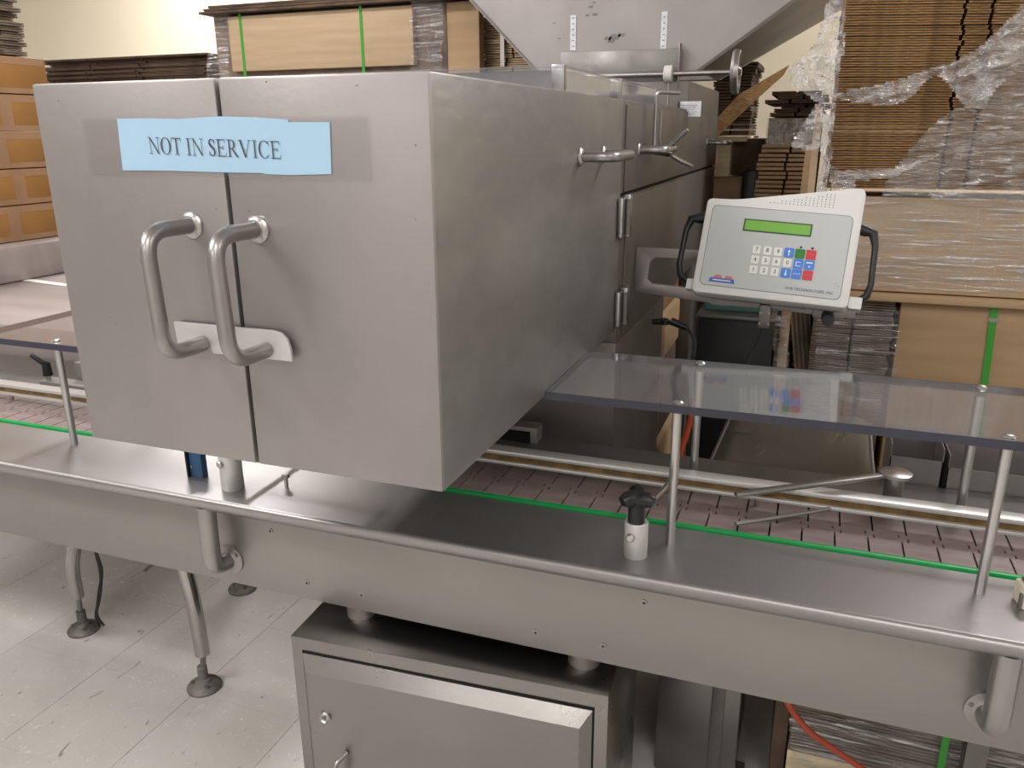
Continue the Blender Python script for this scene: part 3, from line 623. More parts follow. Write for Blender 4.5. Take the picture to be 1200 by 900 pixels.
for j, row in enumerate(rows):
    for i, kx in enumerate(row):
        u = .372+i*.0772; v = .506+j*.1245; wh = len(kx) == 1 and kx.isdigit()
        m = 'key_white' if wh else {'g': 'key_green', 'r': 'key_red', 'r2': 'key_red'}.get(kx, 'key_blue')
        sw, sh = (.0285, .050) if wh else (.0345, .058)
        ky = prect(MB(), u-sw, v-sh, u+sw, v+sh, .0006, .0020, .0022).build('key', m, pan)
        if wh: txt(kx, u, v, .012, 'ink', ky, name='key_digit')
        def arrow(pts, mm='key_white'): MB().prism([uv2(*q) for q in pts], f0(.0019), f0(.0023)).build('key_mark', mm, ky)
        if kx == 'up': arrow([(u-.004, v+.035), (u-.004, v-.01), (u-.011, v-.01), (u, v-.038), (u+.011, v-.01), (u+.004, v-.01), (u+.004, v+.035)])
        if kx == 'dn': arrow([(u-.004, v-.035), (u+.004, v-.035), (u+.004, v+.01), (u+.011, v+.01), (u, v+.038), (u-.011, v+.01), (u-.004, v+.01)])
        if kx == 'ret': arrow([(u-.018, v-.026), (u+.018, v-.026), (u+.018, v-.018), (u-.012, v-.018), (u-.012, v+.022), (u+.018, v+.022), (u+.018, v+.03), (u-.018, v+.03)])
        if kx == 'menu': arrow([(u-.022, v-.035), (u+.022, v-.035), (u+.022, v-.018), (u-.022, v-.018)]); arrow([(u-.006, v+.01), (u+.006, v+.01), (u+.006, v+.03), (u-.006, v+.03)])
        if kx == 'ent': txt('ENTER', u, v, .0050, 'key_white', ky, name='key_mark')
        if kx == 'g': txt('ON', u, v, .0060, 'strap_green', ky, name='key_mark')
        if kx == 'r': txt('OFF', u, v, .0055, 'logo_red', ky, name='key_mark')
        if kx == 'r2': txt('CLEAR', u, v, .0048, 'logo_red', ky, name='key_mark')
for u in (.680, .760): MB().lathe(pp(u, .425, .0007), pn, [(.0026, 0), (.002, .0015)], 12).build('indicator', 'black_plastic', pan)
lg_ = MB(); lg_.prism([uv2(.07, .905), uv2(.245, .905), uv2(.255, .96), uv2(.06, .96)], f0(.0008), f0(.0012)); lg_ = lg_.build('logo', 'logo_blue', pan)
MB().prism([uv2(.085, .905), uv2(.11, .865), uv2(.15, .868), uv2(.158, .905)], f0(.0008), f0(.0012)).prism([uv2(.172, .905), uv2(.185, .87), uv2(.228, .874), uv2(.235, .905)], f0(.0008), f0(.0012)).build('logo_top', 'logo_red', lg_)
MB().prism([uv2(.09, .925), uv2(.225, .925), uv2(.225, .937), uv2(.09, .937)], f0(.0012), f0(.0014)).build('logo_line', 'key_white', lg_)
txt('OYR TECHNOLOGIES, INC', .785, .935, .0078, 'ink', face, .0012, sx=1.0)
b = MB()
for i in range(17):
    u = .41+i*.0276; n = 1+int(i*.36)
    for j in range(n): v = -.093-j*.030; b.lathe(pp(u, v-.0, .0), pn, [(.0010, -.0002), (.0010, .0004)], 6)
b.build('speaker_holes', 'rubber', pan)['kind'] = 'stuff'
for k, (u, v) in enumerate(((.955, .815), (.975, .842))): MB().lathe(pp(u, v, .0008), pn, [(.0012, 0), (.0008, .0002)], 8).build('chip_mark', 'panel_line', pan)
def hh(p):
    q = [p[0], p[0]*.5+p[1]*.5, p[1]*.85+p[0]*.15, p[1]*.8+p[2]*.2, p[1]*.5+p[2]*.5, p[2]*.85+p[1]*.15, p[2]*.75+p[3]*.25, p[3], p[4]]
    return MB().tube(q, [.0115, .0115, .0095, .0065, .0058, .0062, .0075, .0075, .007], 14)
hh([pp(-.03, .10, -.03), pp(-.19, .16, -.03), pp(-.20, .85, -.03), pp(-.10, .96, -.03), pp(-.02, .97, -.03)]).build('grip_handle', 'black_plastic', pan)
hh([pp(1.03, .07, -.03), pp(1.18, .14, -.03), pp(1.20, .85, -.03), pp(1.12, .97, -.03), pp(1.03, .97, -.03)]).build('grip_handle', 'black_plastic', pan)
prect(MB(), -.11, .93, -.055, 1.06, -.04, -.018, .002).build('latch', 'panel_housing', pan)
prect(MB(), 1.067, .93, 1.155, 1.07, -.040, -.012, .003).build('latch', 'panel_housing', pan)
# bracket arm back to the machine
yb = 1.865; a = P(752, 343, yb); c_ = P(757, 290, yb)
zt, zb2 = c_.z, a.z; bx = XS+.004
cpoly = [(bx, zb2+.002), (bx+.001, zt), (-.24, zt-.002), (-.24, zt-.022), (bx+.045, zt-.022), (bx+.034, zt-.034), (bx+.030, zb2+.032), (bx+.040, zb2+.022), (-.24, zb2+.017), (-.02, zb2+.004), (.10, zb2-.004), (.10, zb2-.03), (-.24, zb2-.012)]
MB().prism(cpoly, lambda x, z: (x, yb, z), lambda x, z: (x, yb+.012, z), .001).build('bracket_arm', 'steel', pan)
MB().box(-.2, .0, 1.80, yb+.005, zb2-.004, zb2+.04).build('mount_block', 'steel_dark', pan)
kb2 = P(970, 371, 1.78); MB().lathe((kb2.x, 1.76, kb2.z), (0, -1, 0), [(.0125, -.03), (.0125, .018), (.011, .022)], 20).build('knob', 'rubber', pan)
MB().obox((kb2.x, 1.80, kb2.z+.008), V((1, 0, 0)), V((0, 1, 0)), V((0, 0, 1)), .062, .02, .03, .004).build('knob_plate', 'steel', pan)
cn = P(896, 372, 1.80); cn0 = MB().box(cn.x-.012, cn.x+.012, 1.79, 1.815, cn.z-.022, cn.z+.03, .002).build('connector', 'steel_dark', pan)
for dx in (-.009, .009):
    for dz in (-.012, .012): MB().lathe((cn.x+dx, 1.79, cn.z+dz), (0, -1, 0), [(.0025, 0), (.002, .002)], 8).build('screw', 'steel_bright', cn0)
tag(MB().tube([(cn.x, 1.80, cn.z-.02), P(888, 405, 1.81), P(875, 422, 1.82), P(879, 440, 1.83), P(882, 470, 1.85), P(880, 560, 1.86)], .004, 8, round_=.04).build('data_cable', 'rubber', None, base=cn), 'thin black cable hanging down below the control panel', 'cable')
pts = [PX(775, 378, XS+.03), P(790, 377, 1.93), P(805, 384, 1.93), P(813, 395, 1.93), P(815, 410, 1.92), P(809, 425, 1.92), P(806, 520, 1.92), P(806, 640, 1.92)]
cc = thing('plug_cable', 'black cable with thick plugs curling beside the machine body', 'cable', pts[0])
MB().tube(pts, .0045, 8, round_=.03).build('cord', 'rubber', cc)
MB().tube([pts[0]+V((-.024, 0, .0)), pts[0]+V((.01, 0, .004)), (pts[0]+pts[1])/2], [.007, .010, .008], 12).build('plug', 'black_plastic', cc)
MB().tube([pts[1]+V((-.008, 0, .001)), pts[2]], [.010, .008], 12).build('plug', 'black_plastic', cc)

# ------------------------------------------------------------------ tools on the second side handle, tag
hk = thing('hex_key', 'long bent steel hex key standing in the side handle', 'hex key', (XS+.045, 1.905, 1.45))
a = PX(767, 172, XS+.06); hy = 1.935; xk = P(767, 160, 1.935).x
MB().tube([(xk, hy, 1.467), (xk, hy, P(766, 108, hy).z), (P(797, 109, hy).x, hy, P(797, 109, hy).z)], .0042, 8, round_=.012).build('bent_rod', 'steel_bright', hk)
hk2 = thing('steel_rod', 'thin bright steel rod with eye end beside the hex key', 'rod', (xk+.01, 1.93, 1.45))
MB().tube([(xk+.011, 1.945, 1.468), (xk+.014, 1.93, P(771, 125, 1.93).z)], .0022, 8).build('shaft', 'steel_bright', hk2)
MB().lathe((xk+.014, 1.93, P(771, 124, 1.93).z), (0, -1, 0), [(.006, -.002), (.006, .002)], 14).build('eye', 'steel_dark', hk2)
pl = thing('pliers', 'open pliers with dark jaws hooked over the side handle', 'pliers', (XS+.085, 2.0, 1.46))
c0 = P(781, 174, 1.96)
MB().tube([c0, P(792, 164, 1.96), P(806, 152, 1.95)], [.0045, .0055, .0035], 8).tube([P(785, 181, 1.96), P(800, 190, 1.96), P(812, 195, 1.95)], [.004, .0055, .0035], 8).build('handles', 'steel_bright', pl)
MB().tube([P(762, 178, 1.97), P(772, 180, 1.965), P(785, 182, 1.96)], .004, 8).tube([c0+V((-.01, 0, -.006)), c0, P(790, 169, 1.96)], .004, 8).build('jaws', 'rubber', pl)
tg = thing('tag_card', 'small white label card standing on the rear edge of the machine', 'label', (XS, 2.56, 1.56))
t0, t1 = P(797, 119, 2.545), P(821, 136.5, 2.545)
MB().box(t0.x, t1.x, 2.543, 2.545, t1.z, t0.z, 0).build('card', 'paper_white', tg)
MB().box(t0.x-.004, t0.x, 2.535, 2.56, t1.z, t0.z).build('clip', 'black_plastic', tg)
b = MB()
for k in range(5): b.box(t0.x+.008, t1.x-.012-.004*(k % 3), 2.5425, 2.543, t0.z-.012-k*.006, t0.z-.0105-k*.006)
b.build('print_lines', 'panel_line', tg)

# ------------------------------------------------------------------ hopper with its labels, shaft and handwheel
hop = thing('hopper', 'big grey steel funnel hopper rising behind the hood', 'hopper', (-.75, 3.0, 1.56))
yh = 2.6
A0, A1 = P(555, 0, yh), P(634, 80, yh); dL = (A0-A1).normalized(); B0, B1 = P(932, 0, yh), P(818, 84, yh); dR = (B0-B1).normalized()
zt = 2.06; L0 = A1; L1 = A1+dL*((zt-A1.z)/dL.z); R0 = B1; R1 = B1+dR*((zt-B1.z)/dR.z); zb = min(L0.z, R0.z); D = .5
top = [(L1.x, yh, zt), (R1.x, yh, zt), (R1.x-.02, yh+1.3, zt), (L1.x, yh+1.3, zt)]; bot = [(L0.x, yh, zb), (R0.x, yh, zb), (R0.x, yh+D, zb), (L0.x, yh+D, zb)]
for i, nm in enumerate(('front_wall', 'side_wall', 'rear_wall', 'side_wall')):
    a, b_ = V(bot[i]), V(bot[(i+1) % 4]); c_, d_ = V(top[(i+1) % 4]), V(top[i]); n = (b_-a).cross(d_-a).normalized()*-.006; ex = (b_-a).normalized()*.004; a, b_, c_, d_ = a-ex, b_+ex, c_+ex, d_-ex
    MB().hexa([a, b_, b_+n, a+n, d_, c_, c_+n, d_+n]).build(nm, 'steel_body' if nm == 'side_wall' else 'steel', hop)  # side walls get a darker steel, their shade put into the colour
q0, q1 = P(657, 62, yh-.01), P(797, 84, yh-.01)
hpb = MB().box(q0.x, q1.x, yh-.012, yh, q1.z-.03, q0.z, .002).build('reinforcing_plate', 'steel_scuffed', hop)
MB().box(R0.x-.50, -.63, yh+.02, yh+D-.02, 1.561, zb+.01).build('neck', 'steel', hop)
for px in (672, 779):
    lt, lb = P(px, 22 if px == 672 else 18, yh), P(px, 59, yh); s_ = MB().box(lt.x-.009, lt.x+.009, yh-.002, yh, lb.z, lt.z+.01).build('scale_strip', 'paper_white', hop)
    b = MB()
    for k in range(6): b.box(lt.x-.003, lt.x+.003, yh-.0025, yh-.002, lb.z+.01+k*.016, lb.z+.013+k*.016)
    b.build('print_marks', 'panel_line', s_)
b = MB()
for px, py, s_ in ((712, 45, 2), (720, 43, 3), (728, 41, 2), (716, 48, 2), (692, 8, 1.3), (697, 17, 1.5), (688, 18, 1.2), (655, 45, .8), (649, 27, .8), (696, 3, 1)):
    p = P(px, py, yh-.001); b.prism([(-.006*s_, -.002*s_), (.004*s_, -.003*s_), (.007*s_, .002*s_), (-.003*s_, .003*s_)], lambda x, z: (p.x+x, yh, p.z+z), lambda x, z: (p.x+x, yh-.0004, p.z+z))
b.build('worn_patches', 'steel_dark', hop)['kind'] = 'stuff'
hw = thing('handwheel', 'steel handwheel on a long horizontal shaft behind the hood', 'handwheel', (-.3, 2.58, 1.66))
y_ = 2.56; s0, s1 = P(715, 90, y_), P(858, 86, y_)
MB().tube([(s0.x-.1, y_, 1.660), (s1.x+.012, y_, 1.660)], .008, 12).build('shaft', 'steel_bright', hw)
wx = s1.x+.012
MB().lathe((wx-.008, y_, 1.660), (1, 0, 0), [(.02, -.01), (.02, .0), (.050, .002), (.057, -.004), (.062, .004), (.060, .016), (.053, .017), (.049, .010), (.02, .012), (.012, .022)], 36).build('wheel', 'steel_tube', hw)
cx = P(784, 89, y_).x; MB().lathe((cx, y_, 1.660), (1, 0, 0), [(.022, -.014), (.024, -.012), (.024, .010), (.015, .012)], 20).build('bearing_collar', 'panel_housing', hw)
MB().box(cx-.002, cx+.002, y_-.003, y_+.003, 1.561, 1.65).build('bearing_post', 'steel', hw)
MB().box(cx+.026, cx+.029, y_-.004, y_+.030, 1.62, 1.745, .001).build('end_bracket', 'steel', hw)

# ------------------------------------------------------------------ tray, bins, arm behind the belt
tr = thing('curved_tray', 'wide curved stainless steel tray behind the belt under the clear guard', 'tray', (.03, 1.78, .8))
b = MB(); rows_ = []
NX, NZ = 24, 8
tb0, tb1, tt0, tt1 = P(822, 560, 1.62), P(1034, 575, 1.62), P(856, 478, 1.86), P(1020, 490, 1.86)
def tp(s_, t):
    p = (tb0*(1-s_)+tb1*s_)*(1-t)+(tt0*(1-s_)+tt1*s_)*t
    return p+V((-.012*math.sin(t*math.pi)*(1-s_), 0, -.03*math.sin(t*math.pi)-.03*max(0, (.14-s_)/.14)**2-.014*max(0, (s_-.9)/.1)**2))
for j in range(NZ+1): rows_.append([b.bm.verts.new(tp(i/NX, j/NZ)) for i in range(NX+1)])
for j in range(NZ):
    for i in range(NX): b.bm.faces.new((rows_[j][i], rows_[j][i+1], rows_[j+1][i+1], rows_[j+1][i]))
bmesh.ops.solidify(b.bm, geom=b.bm.faces[:], thickness=.004)
b.build('pan', 'tray_steel', tr)
MB().tube([tp(0, k/8) for k in range(9)], .0055, 8).build('rim', 'steel_tube', tr)
MB().tube([tp(1, k/8) for k in range(9)], .0045, 8).build('rim', 'steel_tube', tr)
MB().box(-.13, -.09, 1.93, 1.97, 0, tp(.3, .9).z-.01).box(-.13, -.09, 1.80, 1.93, tp(.3, .9).z-.05, tp(.3, .9).z-.022).build('pedestal', 'steel_dark', tr)
def bin_(x0, x1, y0, y1, z0, z1, label):
    r = thing('steel_bin', label, 'bin', ((x0+x1)/2, (y0+y1)/2, z0)); t = .002
    for a in ((x0, x1, y0, y0+t, z0, z1-.025), (x0, x1, y1-t, y1, z0, z1), (x0, x0+t, y0, y1, z0, z1), (x1-t, x1, y0, y1, z0, z1)): MB().box(*a).build('side', 'steel', r, smooth=False)
    MB().box(x0, x1, y0, y1, z0, z0+t).build('base', 'steel', r, smooth=False)
    if x0 > .2: pass
    return r
k0, k1 = P(1034, 570, 1.62), P(1096, 590, 1.62)
bin_(k0.x+.005, k1.x, 1.605, 1.72, .83, .925, 'small open steel bin behind the belt beside the round pivot')
k0 = P(1104, 580, 1.62); bin_(k0.x, k0.x+.30, 1.605, 1.74, .80, .915, 'longer open steel bin behind the belt at the right edge')
MB_ = thing('bin_stand', 'dark steel stand carrying the bins and tray', 'stand', (.35, 1.67, 0))
MB().box(.17, .66, 1.61, 1.73, .785, .80).box(.17, .28, 1.61, 1.72, .80, .83).build('shelf', 'steel_dark', MB_); MB().box(.4, .44, 1.612, 1.652, 0, .785).build('column', 'steel_dark', MB_)
am = thing('diverter_arm', 'flat steel diverter arm on a round pivot above the belt', 'arm', (.2, 1.53, ZD))
pz = .925; pv_ = PZ(1050, 553, pz); e0 = PZ(862, 577, .905)
pv_ = V((pv_.x, pv_.y, pz))
MB().lathe((pv_.x, pv_.y, ZD-.004), (0, 0, 1), [(.016, 0), (.016, pz-ZD-.002)], 24).build('pivot_post', 'steel_tube', am)
MB().lathe((pv_.x, pv_.y, pz-.007), (0, 0, 1), [(.0265, 0), (.0275, .001), (.0275, .006), (.026, .007)], 32).build('pivot_disc', 'steel_bright', am)
dd = (e0-pv_); L = dd.length; dx = dd.normalized(); dy = dx.cross(V((0, 0, 1))).normalized(); dz = dx.cross(dy)
MB().obox(pv_+dd*.5+V((0, 0, -.004)), dx, dy, dz, L, .014, .007, .001).build('bar', 'steel_tube', am)
e1 = PZ(862, 614, ZD+.012); e2 = PZ(950, 600, ZD+.018); MB().tube([e1, e2, V((pv_.x-.03, pv_.y-.03, ZD+.03)), V((pv_.x, pv_.y, ZD+.03))], .0035, 8).build('lower_bar', 'steel_tube', am)
# sensor housing behind the belt left of the guard
sn = thing('sensor_housing', 'square steel sensor tube with black opening behind the belt', 'sensor', (-.62, 1.58, ZD))
s0 = P(583, 529, 1.56); s1 = P(621, 507, 1.56)
MB().box(s0.x-.04, s1.x+.014, 1.562, 1.605, s0.z-.004, s1.z+.01, .002).build('housing', 'steel', sn); MB().box(s0.x-.035, s1.x, 1.5605, 1.562, s0.z+.001, s1.z+.001).build('opening', 'black_gap', sn)
MB().box(s0.x, s1.x, 1.57, 1.60, ZD-.001, s0.z-.004).build('stand', 'steel_dark', sn)
rc = tag(MB().tube([P(815, 470, 1.76), P(806, 505, 1.74), P(798, 528, 1.72), P(794, 560, 1.70), P(792, 700, 1.70)], .007, 8, round_=.03).build('red_cable', 'red_hose', None, base=P(806, 505, 1.74)), 'short red cable seen through the clear guard behind the posts', 'cable')

# ------------------------------------------------------------------ under the conveyor on the right
gb = thing('motor_housing', 'dark grey boxy motor housing below the conveyor beside the cabinet', 'motor', (-.12, 1.6, 0))
x0, x1 = P(752, 860, 1.62).x, P(812, 860, 1.62).x
MB().box(x0, x1, 1.62, 1.95, .30, .60, .004).box(x0, x0+.03, 1.6, 1.64, .6, .66).build('upper_case', 'steel_dark', gb); MB().box(x0+.03, x1+.10, 1.64, 1.95, .0, .27, .004).build('lower_case', 'steel_dark', gb); MB().box(x0+.05, x1-.02, 1.7, 1.9, .27, .30).build('flange', 'steel_dark', gb)
sp = thing('steel_column', 'dark steel column standing right of the motor housing', 'column', (.0, 1.7, 0))
MB().obox((x1+.05, 1.66, .32), V((1, 0, 0)), V((0, 1, 0)), V((0, 0, 1)), .03, .05, .64, .003).build('column', 'steel_dark', sp)
MB().box(x1+.02, x1+.12, 1.64, 1.72, .0, .012).build('base', 'steel_dark', sp)
# ------------------------------------------------------------------ flattened carton stacks, wrapped loads
def board_mesh(w, d, t, slots, m):
    b = MB(); cuts = [0]+slots+[1]
    for lay_ in (0, 1):
        z0 = lay_*t*.5
        for i in range(len(cuts)-1):
            a = cuts[i]*w+(.004 if i else 0); c = cuts[i+1]*w-(.004 if i < len(cuts)-2 else 0); b.box(a, c, 0, d, z0+t*.04, z0+t*.40)
    b.box(0, w, d*.25, d*.75, 0, t*.98)
    o = b.build('flattened_carton', m, None, smooth=False, base=(0, 0, 0)); return o
def ordinal(n):
    if 10 <= n % 100 <= 20: return '%dth' % n
    return '%d%s' % (n, {1: 'st', 2: 'nd', 3: 'rd'}.get(n % 10, 'th'))
def stack(x0, x1, y0, d, z0, z1, n, m, label, group, jit=.006, slots=(.33, .66), tilt=(0, 0), yaw=0, alt=None):
    t = (z1-z0)/n; w = x1-x0
    protos = []
    for k in range(n):
        vi = k % 3
        if k < 3:
            o = board_mesh(w*(1-.012*vi), d, t*.94, [s+.006*vi for s in slots], (alt if alt and k == 1 else m)); protos.append(o)
        else: o = protos[vi].copy(); C.objects.link(o)
        o.location = (x0+rnd.uniform(-jit, jit), y0+rnd.uniform(-jit, jit)*.8, z0+k*t)
        o.rotation_euler = (tilt[0], tilt[1]*k/n, yaw+rnd.uniform(-.01, .01))
        tag(o, label % ('topmost' if k == n-1 else 'lowest' if k == 0 else ordinal(n-k)+' from the top'), 'cardboard', group)
def pip(x, y, poly):
    c = False; n = len(poly)
    for i in range(n):
        x0, y0 = poly[i]; x1, y1 = poly[i-1]
        if (y0 > y) != (y1 > y) and x < (x1-x0)*(y-y0)/(y1-y0)+x0: c = not c
    return c
def film(name, poly_px, y, label, m='film', step=.007, amp=.012, dirv=(1, 0), seed=0, freq=26, parent=None):
    poly = [(lambda p: (p.x, p.z))(P(px, py, y)) for px, py in poly_px]
    xs = [p[0] for p in poly]; zs = [p[1] for p in poly]; nx = int((max(xs)-min(xs))/step)+1; nz = int((max(zs)-min(zs))/step)+1
    b = MB(); vv = {}; L = math.hypot(*dirv); dx_, dz_ = dirv[0]/L, dirv[1]/L
    def vert(i, j):
        if (i, j) not in vv:
            x = min(xs)+i*step; z = min(zs)+j*step; al = x*dx_+z*dz_; ac = -x*dz_+z*dx_
            f = noise.noise((al*5, ac*freq, seed))+.5*noise.noise((al*12, ac*freq*2.3, seed+5))+.25*noise.noise((al*30, ac*60, seed+9))
            vv[(i, j)] = b.bm.verts.new((x+.004*noise.noise((x*60, z*60, 1)), y-.012-amp*(f+.6), z+.004*noise.noise((x*60, z*60, 8))))
        return vv[(i, j)]
    for i in range(nx):
        for j in range(nz):
            if pip(min(xs)+(i+.5)*step, min(zs)+(j+.5)*step, poly): b.bm.faces.new((vert(i, j), vert(i+1, j), vert(i+1, j+1), vert(i, j+1)))
    c = P(*poly_px[0], y); o = b.build(name, m, parent, base=None if parent else (c.x, y, c.z), recalc=False)
    for p in o.data.polygons: p.use_smooth = True
    if label: tag(o, label, 'plastic film')
    return o
YP = 2.35
# tall stack at right, top
sx0 = P(992, 0, YP).x; szb = P(975, 226, YP).z
stack(sx0, sx0+.85, YP, .24, szb+.012, szb+.012+.60, 50, 'kraft_edge', 'flattened brown carton in the tall stack at right, %s', 'flattened cartons in the tall stack at right', jit=.0035, slots=(.315, .385), tilt=(0, math.radians(2.8)), yaw=math.radians(2))
# wrapped carton under the stack
m0 = P(975, 230, YP).x; m1z = P(1100, 231, YP).z; m0z = P(1100, 345, YP).z
wc = thing('wrapped_carton', 'long kraft carton in shiny tight film below the tall stack', 'carton', (.5, YP+.2, m0z))
MB().box(m0, m0+.95, YP, YP+.5, m0z, m1z-.004, .004).build('box', 'kraft_light', wc)
film('film_wrap', [(1000, 229), (1200, 233), (1225, 345), (1225, 343), (1000, 336)], YP-.0, None, 'film_tight', .006, .006, (1, .12), 3, 60, wc)
MB().box(m0-.03, m0+1.0, YP-.03, YP+.5, m0z-.022, m0z-.003, .003).build('cap_sheet', 'kraft', wc)
# strapped carton and bundle below
lz = m0z-.023; g0 = P(1055, 365, YP).x
sb = thing('strapped_carton', 'large tan carton with a vertical green strap behind the steel bins', 'carton', (g0+.4, YP+.2, lz-.55))
MB().box(g0, g0+.75, YP, YP+.5, lz-.56, lz-.002, .004).build('box', 'kraft', sb)
s0, s1 = P(1163, 375, YP).x, P(1140, 560, YP).x
MB().prism([(s0-.009, lz), (s0+.008, lz), (s1+.008, lz-.56), (s1-.009, lz-.56)], lambda x, z: (x, YP-.004, z), lambda x, z: (x, YP-.002, z)).build('strap', 'strap_green', sb)
MB().box(s0-.012, s0+.012, YP-.007, YP-.004, lz-.04, lz-.03).build('strap_seal', 'steel_bright', sb)
bx0 = P(950, 400, YP).x
stack(bx0, g0-.012, YP+.005, .45, lz-.36, lz-.003, 26, 'kraft_grey', 'flattened carton in the low bundle left of the strapped carton, %s', 'flattened cartons in the low wrapped bundle', jit=.002, slots=(.5,))
bl = thing('low_bundle_wrap', 'shiny film round the low bundle left of the strapped carton', 'plastic film', (bx0+.1, YP, lz-.1))
film('front_film', [(958, 364), (1054, 362), (1046, 470), (952, 466)], YP-.002, None, 'film_tight', .006, .004, (1, .1), 13, 90, bl)
lb2 = thing('lower_carton', 'plain brown carton standing under the low wrapped bundle', 'carton', (bx0+.1, YP+.2, lz-.56))
MB().box(bx0-.05, g0-.015, YP+.01, YP+.5, lz-.56, lz-.362, .004).build('box', 'kraft_dark', lb2)
pal = thing('pallet', 'wooden pallet on the floor under the strapped carton', 'pallet', (.5, YP+.2, 0))
zb_ = lz-.562
bs = thing('bottom_load', 'large brown carton load on the pallet below the strapped carton', 'carton', (.5, YP+.2, .12)); MB().box(bx0-.05, g0+.78, YP+.01, YP+.5, .122, zb_, .004).build('box', 'kraft', bs)
for k in range(3): MB().box(bx0-.05, g0+.78, YP+.02+k*.19, YP+.11+k*.19, .1, .12).build('deck_board', 'wood', pal)
for k in range(3): MB().box(bx0-.05+k*.48, bx0+.04+k*.48, YP+.02, YP+.49, 0, .1).build('bearer', 'wood', pal)
# left of the stack: slanted bundle (side of load) and corner board
cbd = thing('corner_board', 'upright kraft edge board at the left corner of the tall stack', 'edge board', (P(962, 200, YP).x, YP-.01, szb))
w0 = P(956, 125, YP-.02); w1 = P(966, 125, YP-.02); MB().box(w0.x, w1.x, YP-.022, YP-.018, szb-.1, w0.z).box(w1.x-.003, w1.x, YP-.022, YP+.05, szb-.1, w0.z).build('board', 'kraft_light', cbd)
sd = thing('leaning_sheet', 'creased kraft sheet hanging below the corner board behind the panel', 'cardboard', (P(950, 200, 2.4).x, 2.4, 1.2))
a0, a1, a2, a3 = P(944, 175, 2.42), P(962, 178, 2.38), P(955, 235, 2.38), P(936, 240, 2.44)
MB().hexa([a3, a2, a2+V((0, .02, 0)), a3+V((0, .02, 0)), a0, a1, a1+V((0, .02, 0)), a0+V((0, .02, 0))]).build('sheet', 'kraft', sd)
# loose film
film('stretch_film', [(970, 0), (993, 0), (988, 60), (979, 115), (975, 180), (968, 222), (957, 223), (962, 196), (963, 178), (958, 120), (940, 107), (928, 99), (925, 80), (938, 70), (955, 55), (966, 22)], YP-.03, 'loose crumpled clear film hanging down the left edge of the tall stack', 'film_loose', .006, .03, (.15, 1), 21, 20)
film('stretch_film', [(958, 120), (962, 176), (945, 176), (928, 172), (932, 160), (946, 140)], YP-.05, 'small torn clear film flap by the upright edge board', 'film_loose', .005, .02, (.5, 1), 31, 22)
film('stretch_film', [(968, 113), (1050, 95), (1086, 82), (1120, 72), (1150, 55), (1160, 44), (1200, 4), (1212, 60), (1165, 103), (1152, 126), (1130, 128), (1118, 110), (1102, 92), (1092, 88), (1083, 98), (1068, 112), (1048, 124), (1005, 121)], YP-.035, 'twisted clear film strand stretched diagonally across the tall stack', 'film_loose', .006, .022, (1, .35), 41, 26)
film('stretch_film', [(1033, 228), (1042, 205), (1060, 182), (1082, 158), (1100, 138), (1118, 128), (1150, 128), (1160, 104), (1215, 58), (1225, 238)], YP-.02, 'wide clear film drape over the lower right of the tall stack', 'film', .006, .016, (1, .3), 51, 34)
film('stretch_film', [(970, 188), (985, 200), (1045, 196), (1100, 180), (1045, 208), (1002, 210), (1003, 226), (975, 226)], YP-.02, 'thin clear film strand near the foot of the tall stack above the panel', 'film_loose', .005, .012, (1, .1), 61, 30)
# wrapped low load under conveyor at right and hose
YL = 1.66; l0 = P(925, 860, YL)
stack(l0.x, l0.x+.72, YL, .42, .13, .50, 22, 'kraft_grey', 'flattened carton in the wrapped load under the conveyor, %s', 'flattened cartons under the conveyor', jit=.003, slots=(.5,))
ulp = thing('pallet', 'wooden pallet under the wrapped load below the conveyor', 'pallet', (l0.x+.36, YL+.2, 0))
for k in range(3): MB().box(l0.x, l0.x+.72, YL+k*.16, YL+.1+k*.16, .11, .129).build('deck_board', 'wood', ulp)
for k in range(3): MB().box(l0.x+k*.31, l0.x+.1+k*.31, YL, YL+.42, 0, .11).build('bearer', 'wood', ulp)
ulw = thing('load_wrap', 'shiny film and green strap round the load under the conveyor', 'plastic film', (l0.x+.3, YL, .13))
film('front_film', [(927, 828), (1215, 870), (1215, 915), (927, 915)], YL-.002, None, 'film_tight', .006, .005, (1, .05), 71, 80, ulw)
s0 = P(1107, 870, YL-.015).x; MB().box(s0-.007, s0+.007, YL-.022, YL-.020, .13, .52).build('strap', 'strap_green', ulw)
sl2 = thing('corner_sheet', 'brown cardboard sheet standing at the left end of the low load', 'cardboard', (l0.x-.03, YL, 0)); MB().box(P(905, 860, YL).x, l0.x-.004, YL+.01, YL+.4, 0, .56, .002).build('sheet', 'kraft_dark', sl2)
tag(MB().tube([P(915, 800, 1.35), P(925, 830, 1.40), P(945, 855, 1.44), P(968, 872, 1.48), P(1005, 897, 1.52), P(1050, 925, 1.55), (.26, 1.58, .0)], .0065, 10, round_=.05).build('air_hose', 'red_hose', None, base=P(925, 830, 1.4)), 'orange red air hose dropping from the conveyor in front of the low load', 'hose')
